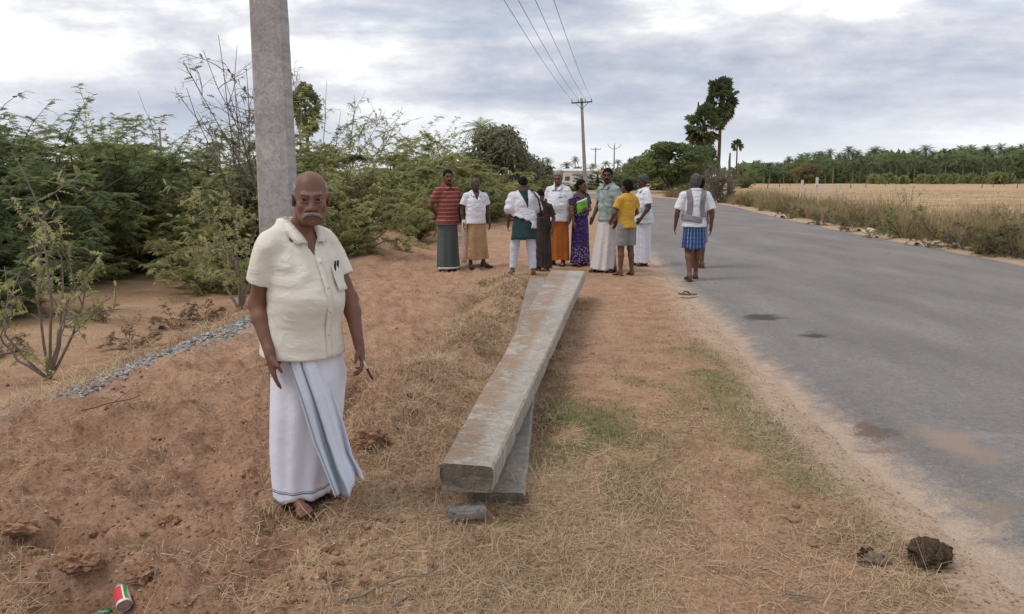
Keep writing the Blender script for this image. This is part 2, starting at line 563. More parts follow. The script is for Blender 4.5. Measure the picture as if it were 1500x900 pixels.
# ------------------------------------------------------------------ road
def build_road():
    ys = np.concatenate([np.arange(-40, 1, 1.0), np.arange(1, 30, .12), np.arange(30, 130, 1.0)])
    # walk both edge lines by a shared parameter
    n = 22
    us = np.linspace(0, 1, n)
    L = np.stack([rl(ys), ys], -1)
    R = np.stack([rr(ys), np.interp(ys, [-60, 58, 130], [-60, 58, 137])], -1)
    Q = L[:, None] * (1 - us[None, :, None]) + R[:, None] * us[None, :, None]
    crown = .05 * (1 - (2 * us - 1) ** 2)
    z = .004 + crown[None] + .004 * fbm(Q[..., 0] * 1.3, Q[..., 1] * 1.3, 0, 2)
    z[:, 0] = -.03
    z[:, -1] = -.03
    V = np.concatenate([Q, z[..., None]], -1).reshape(-1, 3)
    a, k = len(ys), n
    i = np.arange(a - 1)[:, None] * k
    j = np.arange(k - 1)[None]
    F = np.stack([i + j, i + j + 1, i + k + j + 1, i + k + j], -1).reshape(-1, 4)
    dl = V[:, 0] - np.repeat(rl(ys), n)
    dr = np.repeat(rr(ys), n) - V[:, 0]
    edge = np.clip(1 - dl / .62, 0, 1)
    edge2 = np.clip(1 - dr / .6, 0, 1)
    me = npmesh('road', V, F, True, {'Mask': np.stack([edge, edge2, np.tile(us, a)], -1)})
    m, t, b = newmat('asphalt')
    co = objco(t)
    s = N(t, 'ShaderNodeSeparateColor', {0: N(t, 'ShaderNodeAttribute', attribute_name='Mask').outputs[0]})
    n1 = noise(t, N(t, 'ShaderNodeMapping', {0: co, 3: (1.0, .3, 1)}).outputs[0], 1.1, 6, .6)
    n2 = noise(t, co, 90, 4, .7)
    n3 = noise(t, co, 6.5, 10, .72, .6)
    vor = N(t, 'ShaderNodeTexVoronoi', {'Scale': 130, 'Vector': co})
    c = ramp(t, n1, [(.3, (.150, .140, .134)), (.52, (.195, .182, .172)), (.72, (.245, .228, .212))])
    c = mixc(t, 1.0, c, ramp(t, n2, [(.3, (.68,) * 3), (.5, (1,) * 3), (.75, (1.38,) * 3)]), 'MULTIPLY')
    c = mixc(t, ramp(t, vor.outputs[0], [(.0, (.55,) * 3), (.25, (0,) * 3)]), c, (.30, .285, .275))
    n5 = noise(t, co, 24, 6, .75, .3)
    c = mixc(t, 1.0, c, ramp(t, n5, [(.32, (.78,) * 3), (.5, (1,) * 3), (.70, (1.24,) * 3)]), 'MULTIPLY')
    vc = N(t, 'ShaderNodeTexVoronoi', {'Scale': .9, 'Vector': N(t, 'ShaderNodeVectorMath', {0: N(t, 'ShaderNodeTexNoise', {'Vector': co, 'Scale': 2.2, 'Detail': 6.0}).outputs[1], 1: (.9, .9, 0), 2: co}, operation='MULTIPLY_ADD').outputs[0]}, feature='DISTANCE_TO_EDGE')
    crk = mth(t, 'MULTIPLY', ramp(t, vc.outputs[0], [(.0, (1,) * 3), (.008, (0,) * 3)]), ramp(t, n1, [(.5, (0,) * 3), (.6, (.55,) * 3)]))
    c = mixc(t, crk, c, (.07, .065, .062))
    dust = mth(t, 'MULTIPLY', ramp(t, n3, [(.46, (0,) * 3), (.62, (.6,) * 3)]), .5)
    c = mixc(t, dust, c, (.24, .19, .155))
    ef = mth(t, 'ADD', mth(t, 'MULTIPLY', s.outputs[0], 1.15), mth(t, 'MULTIPLY', mth(t, 'SUBTRACT', n3, .5), 1.1))
    grain = mth(t, 'MULTIPLY', mth(t, 'SUBTRACT', noise(t, co, 55, 5, .8), .5), .9)
    ef = mth(t, 'ADD', ef, grain)
    sandc = mixc(t, 1.0, ramp(t, n3, [(.3, (.36, .265, .195)), (.7, (.48, .37, .28))]), ramp(t, n2, [(.3, (.7,) * 3), (.7, (1.2,) * 3)]), 'MULTIPLY')
    c = mixc(t, ramp(t, ef, [(.55, (0,) * 3), (.85, (.55,) * 3), (1.2, (.92,) * 3)]), c, sandc)
    ef2 = mth(t, 'ADD', s.outputs[1], mth(t, 'MULTIPLY', mth(t, 'SUBTRACT', n3, .5), .9))
    c = mixc(t, ramp(t, ef2, [(.5, (0,) * 3), (.95, (.9,) * 3)]), c, (.42, .30, .21))
    # worn hollows, loose grit and washed-in sand lying in the surface
    wob = N(t, 'ShaderNodeVectorMath', {0: N(t, 'ShaderNodeTexNoise', {'Vector': co, 'Scale': 5.0, 'Detail': 5.0}).outputs[1], 1: (.5, .5, .5)}, operation='SUBTRACT').outputs[0]
    for (px, py, rx, ry, amp, col, st) in ((1118, 464, .30, .22, .35, (.058, .05, .048), .9), (1192, 491, .17, .20, .3, (.055, .048, .046), .9),
                                           (1284, 626, .17, .20, .3, (.12, .085, .065), .8), (1290, 650, .20, .12, .4, (.2, .13, .1), .6),
                                           (1400, 648, .20, .42, .3, (.30, .22, .17), .75), (1465, 742, .14, .16, .5, (.24, .18, .13), .6), (1455, 640, .35, .10, .5, (.26, .24, .23), .6)):
        p = P(px, py, .03)
        q = N(t, 'ShaderNodeVectorMath', {0: co, 1: (p[0], p[1], .03)}, operation='SUBTRACT').outputs[0]
        q = N(t, 'ShaderNodeVectorMath', {0: wob, 1: (amp, amp * 1.5, 0), 2: q}, operation='MULTIPLY_ADD').outputs[0]
        q = N(t, 'ShaderNodeVectorMath', {0: q, 1: (1 / rx, 1 / ry, 0)}, operation='MULTIPLY').outputs[0]
        dq = N(t, 'ShaderNodeVectorMath', {0: q}, operation='LENGTH').outputs['Value']
        dq = mth(t, 'ADD', dq, mth(t, 'MULTIPLY', mth(t, 'SUBTRACT', n2, .5), 1.6))
        dq = mth(t, 'ADD', dq, grain)
        c = mixc(t, ramp(t, dq, [(.5, (st,) * 3), (1.0, (0,) * 3)]), c, col)
    t.links.new(c, b.inputs['Base Color'])
    b.inputs['Roughness'].default_value = .9
    bump(t, b, mth(t, 'ADD', n2, mth(t, 'MULTIPLY', vor.outputs[0], .6)), .5, .006)
    o = link('road', me, m)
    tag(o, 'worn grey asphalt road with sandy crumbling edges', kind='structure')


build_road()

# ================================================================== vegetation builders


def fronds(pos, d, up, L, W, M, tone, droop=.25, fwd=.45, wid=.5):
    """feathery leaves: M pairs of narrow leaflets along each rachis, plus the rachis itself"""
    n = len(pos)
    s = np.cross(d, up)
    s /= np.linalg.norm(s, axis=1)[:, None] + 1e-9
    Vs, Ts = [], []
    down = np.array((0, 0, -1.0))
    L = np.broadcast_to(L, (n,))[:, None]
    W = np.broadcast_to(W, (n,))[:, None]
    for i in range(M):
        t = (i + .6) / M
        b = pos + d * L * t + down * L * droop * t * t
        taper = 1 - .55 * abs(2 * t - .9)
        for sg in (-1, 1):
            tip = b + sg * s * W * taper + d * W * fwd + down * W * .2
            hw = d * (L / M * wid)
            Vs += [b - hw, b + hw, tip]
            Ts += [tone] * 3
    V = np.stack(Vs, 1).reshape(-1, 3)
    T = np.stack(Ts, 1).reshape(-1)
    F = np.arange(len(V)).reshape(-1, 3)
    return V, F, T


def unit(a):
    return a / (np.linalg.norm(a, axis=-1, keepdims=True) + 1e-9)


def curve(p0, d0, L, n, r, grav=0.0, wob=.15):
    pts = [np.array(p0, float)]
    d = unit(np.array(d0, float))
    for i in range(n):
        d = unit(d + r.normal(0, wob, 3) + np.array((0, 0, -grav)))
        pts.append(pts[-1] + d * L / n)
    return np.array(pts)


def thorn_bush_mesh(seed, H=3.0, Rad=2.0, nf=6500, stems=11, sub=9, gap=.0, leafL=.15, low=.12, M=5, wisps=6):
    """stems mesh + crown mesh of a feathery thorn bush, base at the origin"""
    r = np.random.default_rng(seed)
    mb = MB()
    anchors, adir = [], []
    for k in range(stems):
        a = 2 * math.pi * (k + r.uniform(-.3, .3)) / stems
        lean = r.uniform(.25, 1.0)
        d = np.array((math.cos(a) * lean, math.sin(a) * lean, r.uniform(.7, 1.2)))
        L = math.hypot(H, Rad * .5) * r.uniform(.75, 1.05)
        pts = curve((r.uniform(-.15, .15), r.uniform(-.15, .15), -.3), d, L, 9, r, .07, .12)
        rad = np.linspace(.035, .008, len(pts)) * H / 3
        mb.tube(pts, rad, 5)
        for q in range(sub):
            t = r.uniform(low, 1.0)
            i = min(int(t * 9), 8)
            b = pts[i] + (pts[i + 1] - pts[i]) * r.uniform()
            a2 = r.uniform(0, 2 * math.pi)
            d2 = unit(np.array((math.cos(a2), math.sin(a2), r.uniform(-.05, .7))) + .7 * unit(pts[i + 1] - pts[i]))
            l2 = r.uniform(.5, 1.15) * H / 3 * (1.25 - .4 * t)
            p2 = curve(b, d2, l2, 6, r, .12, .16)
            mb.tube(p2, np.linspace(.010, .003, 7) * H / 3, 3, cap=False)
            for _ in range(3):
                i2 = r.integers(1, 6)
                a3 = r.uniform(0, 2 * math.pi)
                d3 = unit(np.array((math.cos(a3), math.sin(a3), r.uniform(-.3, .5))))
                p3 = curve(p2[i2], d3, l2 * r.uniform(.35, .6), 4, r, .15, .15)
                mb.tube(p3, np.linspace(.005, .002, 5) * H / 3, 3, cap=False)
                anchors.append(p3)
                adir.append(1)
            anchors.append(p2)
    for k in range(wisps):                    # long thin shoots that stand above the crown
        a = r.uniform(0, 2 * math.pi)
        b = np.array((math.cos(a) * Rad * .5 * r.uniform(0, 1), math.sin(a) * Rad * .5 * r.uniform(0, 1), H * .75))
        p = curve(b, (math.cos(a) * .6, math.sin(a) * .6, .8), H * r.uniform(.3, .5), 7, r, .06, .1)
        mb.tube(p, np.linspace(.007, .003, 8) * H / 3, 3, cap=False)
        anchors.append(p)
    pos, dr, tone = [], [], []
    per = nf // len(anchors) + 1
    for p in anchors:
        m = len(p) - 1
        c = r.uniform(.15, .85)
        t = r.uniform(.1, m, per)
        i = np.minimum(t.astype(int), m - 1)
        seg = p[i + 1] - p[i]
        pos.append(p[i] + seg * (t - i)[:, None])
        a = r.uniform(0, 2 * math.pi, per)
        dd = np.stack([np.cos(a), np.sin(a), r.uniform(-.5, .5, per)], 1) + .5 * unit(seg)
        dr.append(unit(dd))
        tone.append(np.clip(c + r.normal(0, .16, per), 0, 1))
    pos, dr, tone = np.concatenate(pos), np.concatenate(dr), np.concatenate(tone)
    keep = r.uniform(0, 1, len(pos)) > gap
    pos, dr, tone = pos[keep], dr[keep], tone[keep]
    up = unit(np.array((0, 0, 1.0)) + r.normal(0, .45, pos.shape))
    L = r.uniform(.6, 1.3, len(pos)) * leafL
    V, F, T = fronds(pos, dr, up, L, L * .33, M, tone)
    crown = npmesh('crown', V, F, False, {'tone': T})
    me = bpy.data.meshes.new('stems')
    me.from_pydata(np.concatenate(mb.v).tolist(), [], mb.f)
    me.update()
    return me, crown


def broad_tree_mesh(seed, H, Rad, n=5000, leaf=.3, trunk_h=.3, blobs=26, squash=.7, tr=.16):
    """trunk with limbs + crown of leaf faces spread through uneven clumps"""
    r = np.random.default_rng(seed)
    mb = MB()
    th = H * trunk_h
    tp = curve((0, 0, -.3), (r.uniform(-.1, .1), r.uniform(-.1, .1), 1), th + .3, 5, r, 0, .06)
    mb.tube(tp, np.linspace(tr, tr * .7, 6) * H / 6, 8)
    cs = []
    for k in range(blobs):
        a = r.uniform(0, 2 * math.pi)
        q = math.sqrt(r.uniform(0, 1))
        z = r.uniform(-.75, .85)
        w = math.sqrt(max(.1, 1 - z * z))
        c = np.array((math.cos(a) * q * w * Rad * .85, math.sin(a) * q * w * Rad * .85, th + (H - th) * (.5 + .42 * z)))
        cs.append((c, r.uniform(.24, .42) * Rad, r.uniform(0, 1)))
        if k % 2 == 0:
            p = np.linspace(0, 1, 6)[:, None]
            pts = tp[-1] * (1 - p) + c * p + np.array((0, 0, 1)) * (np.sin(p * math.pi) * .12 * H) * .3
            mb.tube(pts, np.linspace(tr * .45, .015, 6) * H / 6, 5, cap=False)
    V, T = [], []
    per = n // blobs
    for c, rad, tn in cs:
        v = unit(r.normal(0, 1, (per, 3))) * (rad * r.uniform(.25, 1, (per, 1)) ** .5)
        v[:, 2] *= squash
        pos = c + v
        nrm = unit(v + r.normal(0, .5, v.shape) * rad)
        a = unit(np.cross(nrm, r.normal(0, 1, v.shape)))
        b = np.cross(nrm, a)
        l = leaf * r.uniform(.6, 1.3, (per, 1))
        quad = np.stack([pos - a * l, pos + b * l * .45, pos + a * l, pos - b * l * .45], 1)
        V.append(quad.reshape(-1, 3))
        T.append(np.repeat(np.clip(tn * .7 + r.uniform(0, .35, per), 0, 1), 4))
    V = np.concatenate(V)
    crown = npmesh('crown', V, np.arange(len(V)).reshape(-1, 4), False, {'tone': np.concatenate(T)})
    me = bpy.data.meshes.new('trunk')
    me.from_pydata(np.concatenate(mb.v).tolist(), [], mb.f)
    me.update()
    return me, crown


def coconut_mesh(seed, H=10):
    r = np.random.default_rng(seed)
    p = np.linspace(0, 1, 8)
    bend = r.uniform(-.6, .6)
    pts = np.stack([bend * p ** 2, .3 * bend * p, H * p], 1)
    mb = MB()
    mb.tube(pts, np.linspace(.2, .11, 8), 7)
    top = pts[-1]
    V, F, T = [], [], []
    nfr = 24
    for k in range(nfr):
        a = 2 * math.pi * k * .382
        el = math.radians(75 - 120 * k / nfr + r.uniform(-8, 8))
        L = r.uniform(2.6, 3.6)
        d = np.array((math.cos(a) * math.cos(el), math.sin(a) * math.cos(el), math.sin(el)))
        m = 7
        q = np.linspace(0, 1, m + 1)[:, None]
        mid = top + d * L * q + np.array((0, 0, -1.0)) * (q ** 2.2) * L * .55
        s = unit(np.cross(d, (0, 0, 1)) + 1e-6)
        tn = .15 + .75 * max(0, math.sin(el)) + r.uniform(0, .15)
        for i in range(m):
            for sg in (-1, 1):
                w = .62 * (1 - .75 * abs(2 * (i + .5) / m - .8))
                drop = np.array((0, 0, -1.0)) * w * .75
                for g in (0.05, .55):
                    b0 = mid[i] * (1 - g) + mid[i + 1] * g
                    b1 = mid[i] * (1 - g - .36) + mid[i + 1] * (g + .36)
                    base = len(V)
                    V += [b0, b1, (b0 + b1) / 2 + s * sg * w + drop + d * w * .5]
                    F.append((base, base + 1, base + 2))
                    T += [tn] * 3
    crown = npmesh('crown', np.array(V), np.array(F), False, {'tone': np.clip(T, 0, 1)})
    me = bpy.data.meshes.new('trunk')
    me.from_pydata(np.concatenate(mb.v).tolist(), [], mb.f)
    me.update()
    return me, crown


def palmyra_mesh(seed, H, R=2.0, n=46, skirt=True, tr=.22, elong=1.25, elmin=-28):
    r = np.random.default_rng(seed)
    mb = MB()
    p = np.linspace(0, 1, 9)
    mb.tube(np.stack([.15 * np.sin(p * 3), 0 * p, H * p], 1), tr * (1.25 - .45 * p + .15 * np.exp(-p * 14)), 9)
    top = np.array((.02, 0, H))
    out = {}
    for part, cnt in (('crown', n), ('dry_skirt', int(n * .55) if skirt else 0)):
        V, F, T = [], [], []
        for k in range(cnt):
            a = 2 * math.pi * k * .382 + r.uniform(-.3, .3)
            el = math.radians(r.uniform(elmin, 88)) if part == 'crown' else math.radians(r.uniform(-85, -45))
            d = np.array((math.cos(a) * math.cos(el), math.sin(a) * math.cos(el), math.sin(el) * elong))
            pet = R * r.uniform(.5, .75)
            c = top + d * pet
            fr = R * r.uniform(.36, .5)
            side = unit(np.cross(d, r.normal(0, 1, 3)))
            upv = np.cross(side, unit(d))
            nb = 15
            tn = r.uniform(.1, 1)
            # petiole
            w = side * .03
            b0 = len(V)
            V += [top - w, top + w, c + w, c - w]
            F += [(b0, b0 + 1, b0 + 2), (b0, b0 + 2, b0 + 3)]
            T += [.3] * 4
            for j in range(nb):
                f = (j + .5) / nb
                an = math.radians(-140 + 280 * f)
                e = math.radians(280 / nb * .5)
                def dirv(x):
                    return unit(d) * math.cos(x) + side * math.sin(x)
                kink = upv * (.12 * fr * (1 if j % 2 else -1))
                ln = fr * (1 - .18 * abs(2 * f - 1)) * r.uniform(.85, 1.1)
                b0 = len(V)
                V += [c, c + dirv(an - e) * ln * .65 + kink, c + dirv(an) * ln + np.array((0, 0, -.1 * ln)), c + dirv(an + e) * ln * .65 - kink]
                F += [(b0, b0 + 1, b0 + 2), (b0, b0 + 2, b0 + 3)]
                T += [tn, tn, min(1, tn + .15), tn]
        if cnt:
            out[part] = npmesh(part, np.array(V), np.array(F), False, {'tone': np.clip(T, 0, 1)})
    me = bpy.data.meshes.new('trunk')
    me.from_pydata(np.concatenate(mb.v).tolist(), [], mb.f)
    me.update()
    return me, out


bark = M_plain('bark', (.10, .075, .055), .95, .3, 12, .6, 40)
bark_grey = M_plain('bark_grey', (.20, .17, .145), .95, .3, 12, .6, 40)
leaf_olive = M_leaf('leaf_olive', (.215, .225, .085), (.54, .53, .25), .5)
leaf_mid = M_leaf('leaf_mid', (.135, .17, .062), (.41, .44, .185), .5)
leaf_dark = M_leaf('leaf_dark', (.090, .122, .055), (.28, .33, .145), .5)
leaf_grey = M_leaf('leaf_grey', (.115, .125, .080), (.29, .295, .19), .4)
leaf_brown = M_leaf('leaf_brown', (.11, .10, .045), (.27, .23, .11), .3)
leaf_palm = M_leaf('leaf_palm', (.040, .060, .030), (.155, .185, .080), .3, .5)
leaf_dry = M_leaf('leaf_dry', (.13, .085, .045), (.34, .25, .14), .15)


def plant(name, trunk_me, crown_me, loc, sc, rz, label, cat, group, leafmat, barkmat=None, tn='trunk', tilt=0):
    e = empty(name, loc, rz, label, cat, group)
    e.scale = sc if isinstance(sc, tuple) else (sc, sc, sc)
    if tilt:
        e.rotation_euler = (0, tilt, rz)
    t = link(tn, trunk_me, None, e)
    if len(trunk_me.materials) == 0:
        trunk_me.materials.append(bark)
    if barkmat:
        t.material_slots[0].link = 'OBJECT'
        t.material_slots[0].material = barkmat
    if crown_me is not None:
        c = link('crown', crown_me, None, e)
        if len(crown_me.materials) == 0:
            crown_me.materials.append(leaf_mid)
        c.material_slots[0].link = 'OBJECT'
        c.material_slots[0].material = leafmat
    return e


# ------------------------------------------------------------------ the thicket on the left
TB = [thorn_bush_mesh(11, 3, 2.0, 17500, leafL=.115, low=.05), thorn_bush_mesh(12, 3, 2.2, 17500, 13, leafL=.115, low=.05), thorn_bush_mesh(13, 3, 1.9, 17500, 11, 10, leafL=.115, low=.05),
      thorn_bush_mesh(14, 3, 2.4, 17000, 11, 10, leafL=.115, low=.05)]
TBs = thorn_bush_mesh(15, 2.2, 1.6, 3200, 8, 7, leafL=.13, low=.35, wisps=8)       # thin airy one
# (pixel x, pixel y of base, height, width factor, mesh, leaf, label)
bushes = [
    (10, 405, 3.75, 1.15, 0, leaf_dark, 'tall dark green thorn bush at the left edge, deep shade inside'),
    (-60, 470, 2.6, 1.0, 1, leaf_dark, 'low dark thorn bush cut off by the left edge'),
    (95, 388, 3.5, 1.15, 1, leaf_mid, 'broad dark-green thorn bush, second from the left edge'),
    (45, 425, 1.5, 1.1, 2, leaf_dark, 'low dark bush in front of the tall one at the left edge'),
    (180, 372, 3.3, 1.15, 2, leaf_mid, 'dense green thorn bush with a level top, left of the distant power pole'),
    (150, 408, 1.9, 1.1, 3, leaf_olive, 'low light-green bush over bare red soil on the left'),
    (255, 398, 2.1, 1.15, 0, leaf_olive, 'light olive bush spreading over bare soil left of the concrete pole'),
    (245, 355, 3.4, 1.1, 3, leaf_mid, 'green thorn bush right behind the distant power pole'),
    (325, 425, 1.95, 1.0, 2, leaf_olive, 'olive bush with dark slanting stems just left of the concrete pole'),
    (330, 365, 3.2, 1.1, 1, leaf_olive, 'olive-green thorn bush beneath the bare twiggy tree'),
    (420, 385, 2.9, 1.0, 3, leaf_olive, 'thorn bush directly behind the standing concrete pole'),
    (470, 372, 3.0, 1.1, 0, leaf_olive, 'yellowish green bush right behind the shoulder of the man by the pole'),
    (515, 372, 2.2, 1.0, 1, leaf_olive, 'low yellow-green bush at the edge of the verge right of the old man'),
    (545, 345, 3.6, 1.1, 2, leaf_olive, 'large yellow-green thorn bush on the red spoil bank'),
    (590, 325, 4.3, 1.1, 3, leaf_mid, 'tall feathery thorn bush behind the man in the striped shirt'),
    (640, 318, 4.0, 1.1, 0, leaf_olive, 'thorn bush between the striped shirt and the white shirt'),
    (610, 352, 1.9, .9, 3, leaf_olive, 'small bush on the spoil bank beside the man in the striped shirt'),
    (690, 312, 3.4, 1.1, 1, leaf_olive, 'olive bush behind the man in the tan wrap'),
    (720, 316, 2.0, 1.1, 2, leaf_brown, 'low brownish bush left of the woman seen from behind'),
    (560, 300, 5.2, 1.1, 1, leaf_olive, 'far thorn bush showing over the yellow-green one'),
    (490, 310, 4.2, 1.2, 2, leaf_olive, 'far olive bush seen beyond the head of the old man'),
    (640, 296, 7.0, 1.0, 0, leaf_mid, 'tallest green thorn tree over the striped shirt, loose rounded top'),
    (60, 330, 5.6, 1.3, 3, leaf_dark, 'dark thorn tree forming the skyline at the far left'),
    (170, 325, 4.9, 1.3, 0, leaf_dark, 'dark thorn tree forming the skyline over the dense level-topped bush'),
    (320, 322, 4.2, 1.3, 2, leaf_olive, 'thorn tree on the skyline beneath the bare twiggy branches'),
]
for (px, py, h, wf, mi, lm, lab) in bushes:
    p = PG(px, py)
    k = h / 3.0 * (.90 if px < 430 else .78)
    plant('thorn_bush', TB[mi][0], TB[mi][1], p, (k * wf, k * wf, k), random.uniform(0, 6.28), lab, 'bush', 'thorn bushes along the verge', lm, tn='stems')

for i, (px, Y, h, lm, lab) in enumerate(((-40, 15, 4.2, leaf_dark, 'back-row thorn bush beyond the left edge of the frame'), (30, 19, 4.6, leaf_mid, 'back-row thorn bush over the dark one at the left edge'), (85, 17, 4.3, leaf_dark, 'dark back-row thorn bush a little right of the left edge'),
                                       (140, 21, 4.6, leaf_olive, 'pale back-row thorn bush above the low light-green bush'), (205, 18, 3.9, leaf_mid, 'back-row thorn bush just left of the distant power pole'), (275, 20, 3.7, leaf_olive, 'back-row thorn bush just right of the distant power pole'),
                                       (355, 19, 3.7, leaf_mid, 'back-row thorn bush touching the left side of the concrete pole'), (405, 22, 5.6, leaf_olive, 'back-row thorn bush hidden mostly by the concrete pole'), (452, 21, 5.0, leaf_mid, 'back-row bush in front of the lone fan palm'),
                                       (500, 24, 4.4, leaf_olive, 'back-row bush right of the lone fan palm'), (540, 26, 4.8, leaf_mid, 'back-row bush behind the yellow-green thorn bush'), (590, 30, 5.4, leaf_olive, 'back-row bush left of the tallest thorn tree'),
                                       (650, 34, 5.6, leaf_olive, 'back-row bush between the tallest thorn tree and the grey-green tree'), (690, 30, 4.4, leaf_mid, 'back-row bush over the man in the white shirt and tan wrap'))):
    x = (px - 750) / 1133 * Y
    k = h / 3.0 * (.82 if px < 380 else .70)
    plant('thorn_bush', TB[(i + 1) % 4][0], TB[(i + 1) % 4][1], (x, Y, float(G(x, Y))), (k * 1.25, k * 1.25, k), i * 1.7, lab, 'bush', 'thorn bushes along the verge', lm, tn='stems')

# grey-green tree closing the thicket, and the tall dark crowns behind it
bt = [broad_tree_mesh(31, 6, 3.2, 9000, .17, .12, 34, .8), broad_tree_mesh(32, 6, 3.0, 9000, .20, .05, 34), broad_tree_mesh(33, 6, 4.2, 7500, .22, .1, 30, .55)]


def by_size(px, base_y, top_y, mesh_h):
    p = PG(px, base_y)
    h = at(px, top_y, p[1])[2] - p[2]
    return p, h / mesh_h


p, k = by_size(738, 299, 186, 6)
plant('grey_tree', bt[0][0], bt[0][1], p, (k * 1.02, k, k), 1.0, 'rounded grey-green tree at the right end of the thicket', 'tree', None, leaf_grey)
p, k = by_size(788, 290, 236, 6)
plant('grey_tree', bt[1][0], bt[1][1], p, (k * 1.0, k, k), 2.2, 'low grey bushy tree leaning out right of the rounded grey-green tree', 'tree', None, leaf_grey, bark_grey)
p, k = by_size(985, 283, 203, 6)
plant('dark_tree', bt[1][0], bt[1][1], p, (k * 1.55, k * 1.2, k), .4, 'broad dark green tree beyond the road bend, left of the tall fan palms', 'tree', None, leaf_dark)
p, k = by_size(945, 278, 226, 6)
plant('dark_tree', bt[2][0], bt[2][1], p, (k * 1.0, k, k), 2.4, 'lower dark tree over the head of the man in all white', 'tree', None, leaf_dark)
p, k = by_size(1030, 282, 212, 6)
plant('dark_tree', bt[0][0], bt[0][1], p, (k * .55, k * .6, k), 3.4, 'dark tree behind the trunks of the tall fan palms', 'tree', None, leaf_dark)
p, k = by_size(1178, 271, 238, 6)
plant('spreading_tree', bt[2][0], bt[2][1], p, (k * 1.25, k, k), .9, 'flat-topped brownish olive tree beyond the white field posts', 'tree', None, leaf_brown)

# bare, twiggy tree left of the concrete pole
def bare_tree(name, base, tips, seed, label, leafy, nb=7, r0=.03, leaves=500, leafmat=leaf_olive, tk=1.0):
    r = np.random.default_rng(seed)
    e = empty(name, base, 0, label, 'tree')
    mb = MB()
    anch = []
    for tp in tips:
        tp = np.array(tp) - np.array(base)
        q = np.linspace(0, 1, 10)[:, None]
        sidev = np.array((r.uniform(-.3, .3), r.uniform(-.3, .3), 0))
        pts = tp * q + np.sin(q * math.pi) * sidev + r.normal(0, .03, (10, 3)) * q
        mb.tube(pts, np.linspace(r0, .004, 10), 5, cap=False)
        anch.append(pts)
        for _ in range(nb):
            i = r.integers(3, 9)
            d = unit(unit(tp) + r.normal(0, .65, 3))
            L = r.uniform(.3, .9)
            p2 = curve(pts[i], d, L, 6, r, .02, .14)
            mb.tube(p2, np.linspace(.008, .003, 7) * tk, 4, cap=False)
            anch.append(p2)
            for _ in range(4):
                i2 = r.integers(1, 6)
                p3 = curve(p2[i2], unit(unit(p2[-1] - p2[0]) + r.normal(0, .7, 3)), L * r.uniform(.25, .5), 4, r, .02, .14)
                mb.tube(p3, np.linspace(.005, .0025, 5) * tk, 3, cap=False)
                anch.append(p3)
    mb.build('branches', bark_grey, e)
    if leafy:
        pos = []
        for p_ in anch:
            for _ in range(max(1, leaves // len(anch))):
                t = r.uniform(.3, len(p_) - 1.01)
                i = int(t)
                pos.append(p_[i] + (p_[i + 1] - p_[i]) * (t - i))
        pos = np.array(pos)
        n = len(pos)
        V, F, T = fronds(pos, unit(r.normal(0, 1, (n, 3))), unit(r.normal(0, 1, (n, 3)) + np.array((0, 0, 1.5))), .11 * r.uniform(.6, 1.3, n), .035, 4, r.uniform(0, 1, n))
        link('leaves', npmesh('leaves', V, F, False, {'tone': T}), leafmat, e)
    return e


Yb = 12.5
b0 = PG(392, 378)
bare_tree('bare_tree', b0, [at(300, 75, Yb), at(318, 52, Yb), at(345, 70, Yb + .3), at(272, 130, Yb - .3), at(290, 165, Yb), at(360, 95, Yb), at(330, 110, Yb + .5),
                            at(268, 92, Yb), at(375, 62, Yb), at(345, 150, Yb), at(395, 110, Yb), at(310, 190, Yb)], 5,
          'bare twiggy tree spreading against the sky left of the concrete pole', True, 12, .024, 900, leaf_grey, tk=1.0)
b0 = PG(470, 372)
Yb = b0[1]
bare_tree('sprawling_tree', b0, [at(478, 118, Yb), at(520, 140, Yb), at(545, 160, Yb), at(565, 160, Yb), at(500, 165, Yb), at(590, 155, Yb), at(440, 110, Yb), at(530, 185, Yb), at(575, 185, Yb)], 6,
          'thin arching branches with sparse leaflets over the old man, right of the concrete pole', True, 7, .022, 1100)
b0 = PG(300, 372)
bare_tree('sprawling_tree', b0, [at(200, 130, b0[1]), at(222, 175, b0[1]), at(178, 175, b0[1] + .4)], 8, 'few long thin shoots rising over the thicket left of the distant power pole', True, 3, .014, 120)

# sapling in front, left
b0 = PG(72, 556)
Ys = b0[1]
bare_tree('sapling', b0, [at(20, 215, Ys), at(60, 330, Ys), at(95, 365, Ys), at(0, 470, Ys - .2), at(120, 390, Ys + .2), at(70, 300, Ys), at(30, 400, Ys - .2)], 9,
          'spindly young thorn sapling with thin stems in the left foreground', True, 3, .017, 420, leaf_olive)
b0 = PG(352, 455)
bare_tree('sapling', b0, [at(290, 300, b0[1]), at(315, 350, b0[1]), at(372, 340, b0[1]), at(340, 300, b0[1]), at(300, 380, b0[1])], 10,
          'slanting dark-stemmed sapling at the end of the gravel strip by the concrete pole', True, 6, .028, 700, leaf_olive)
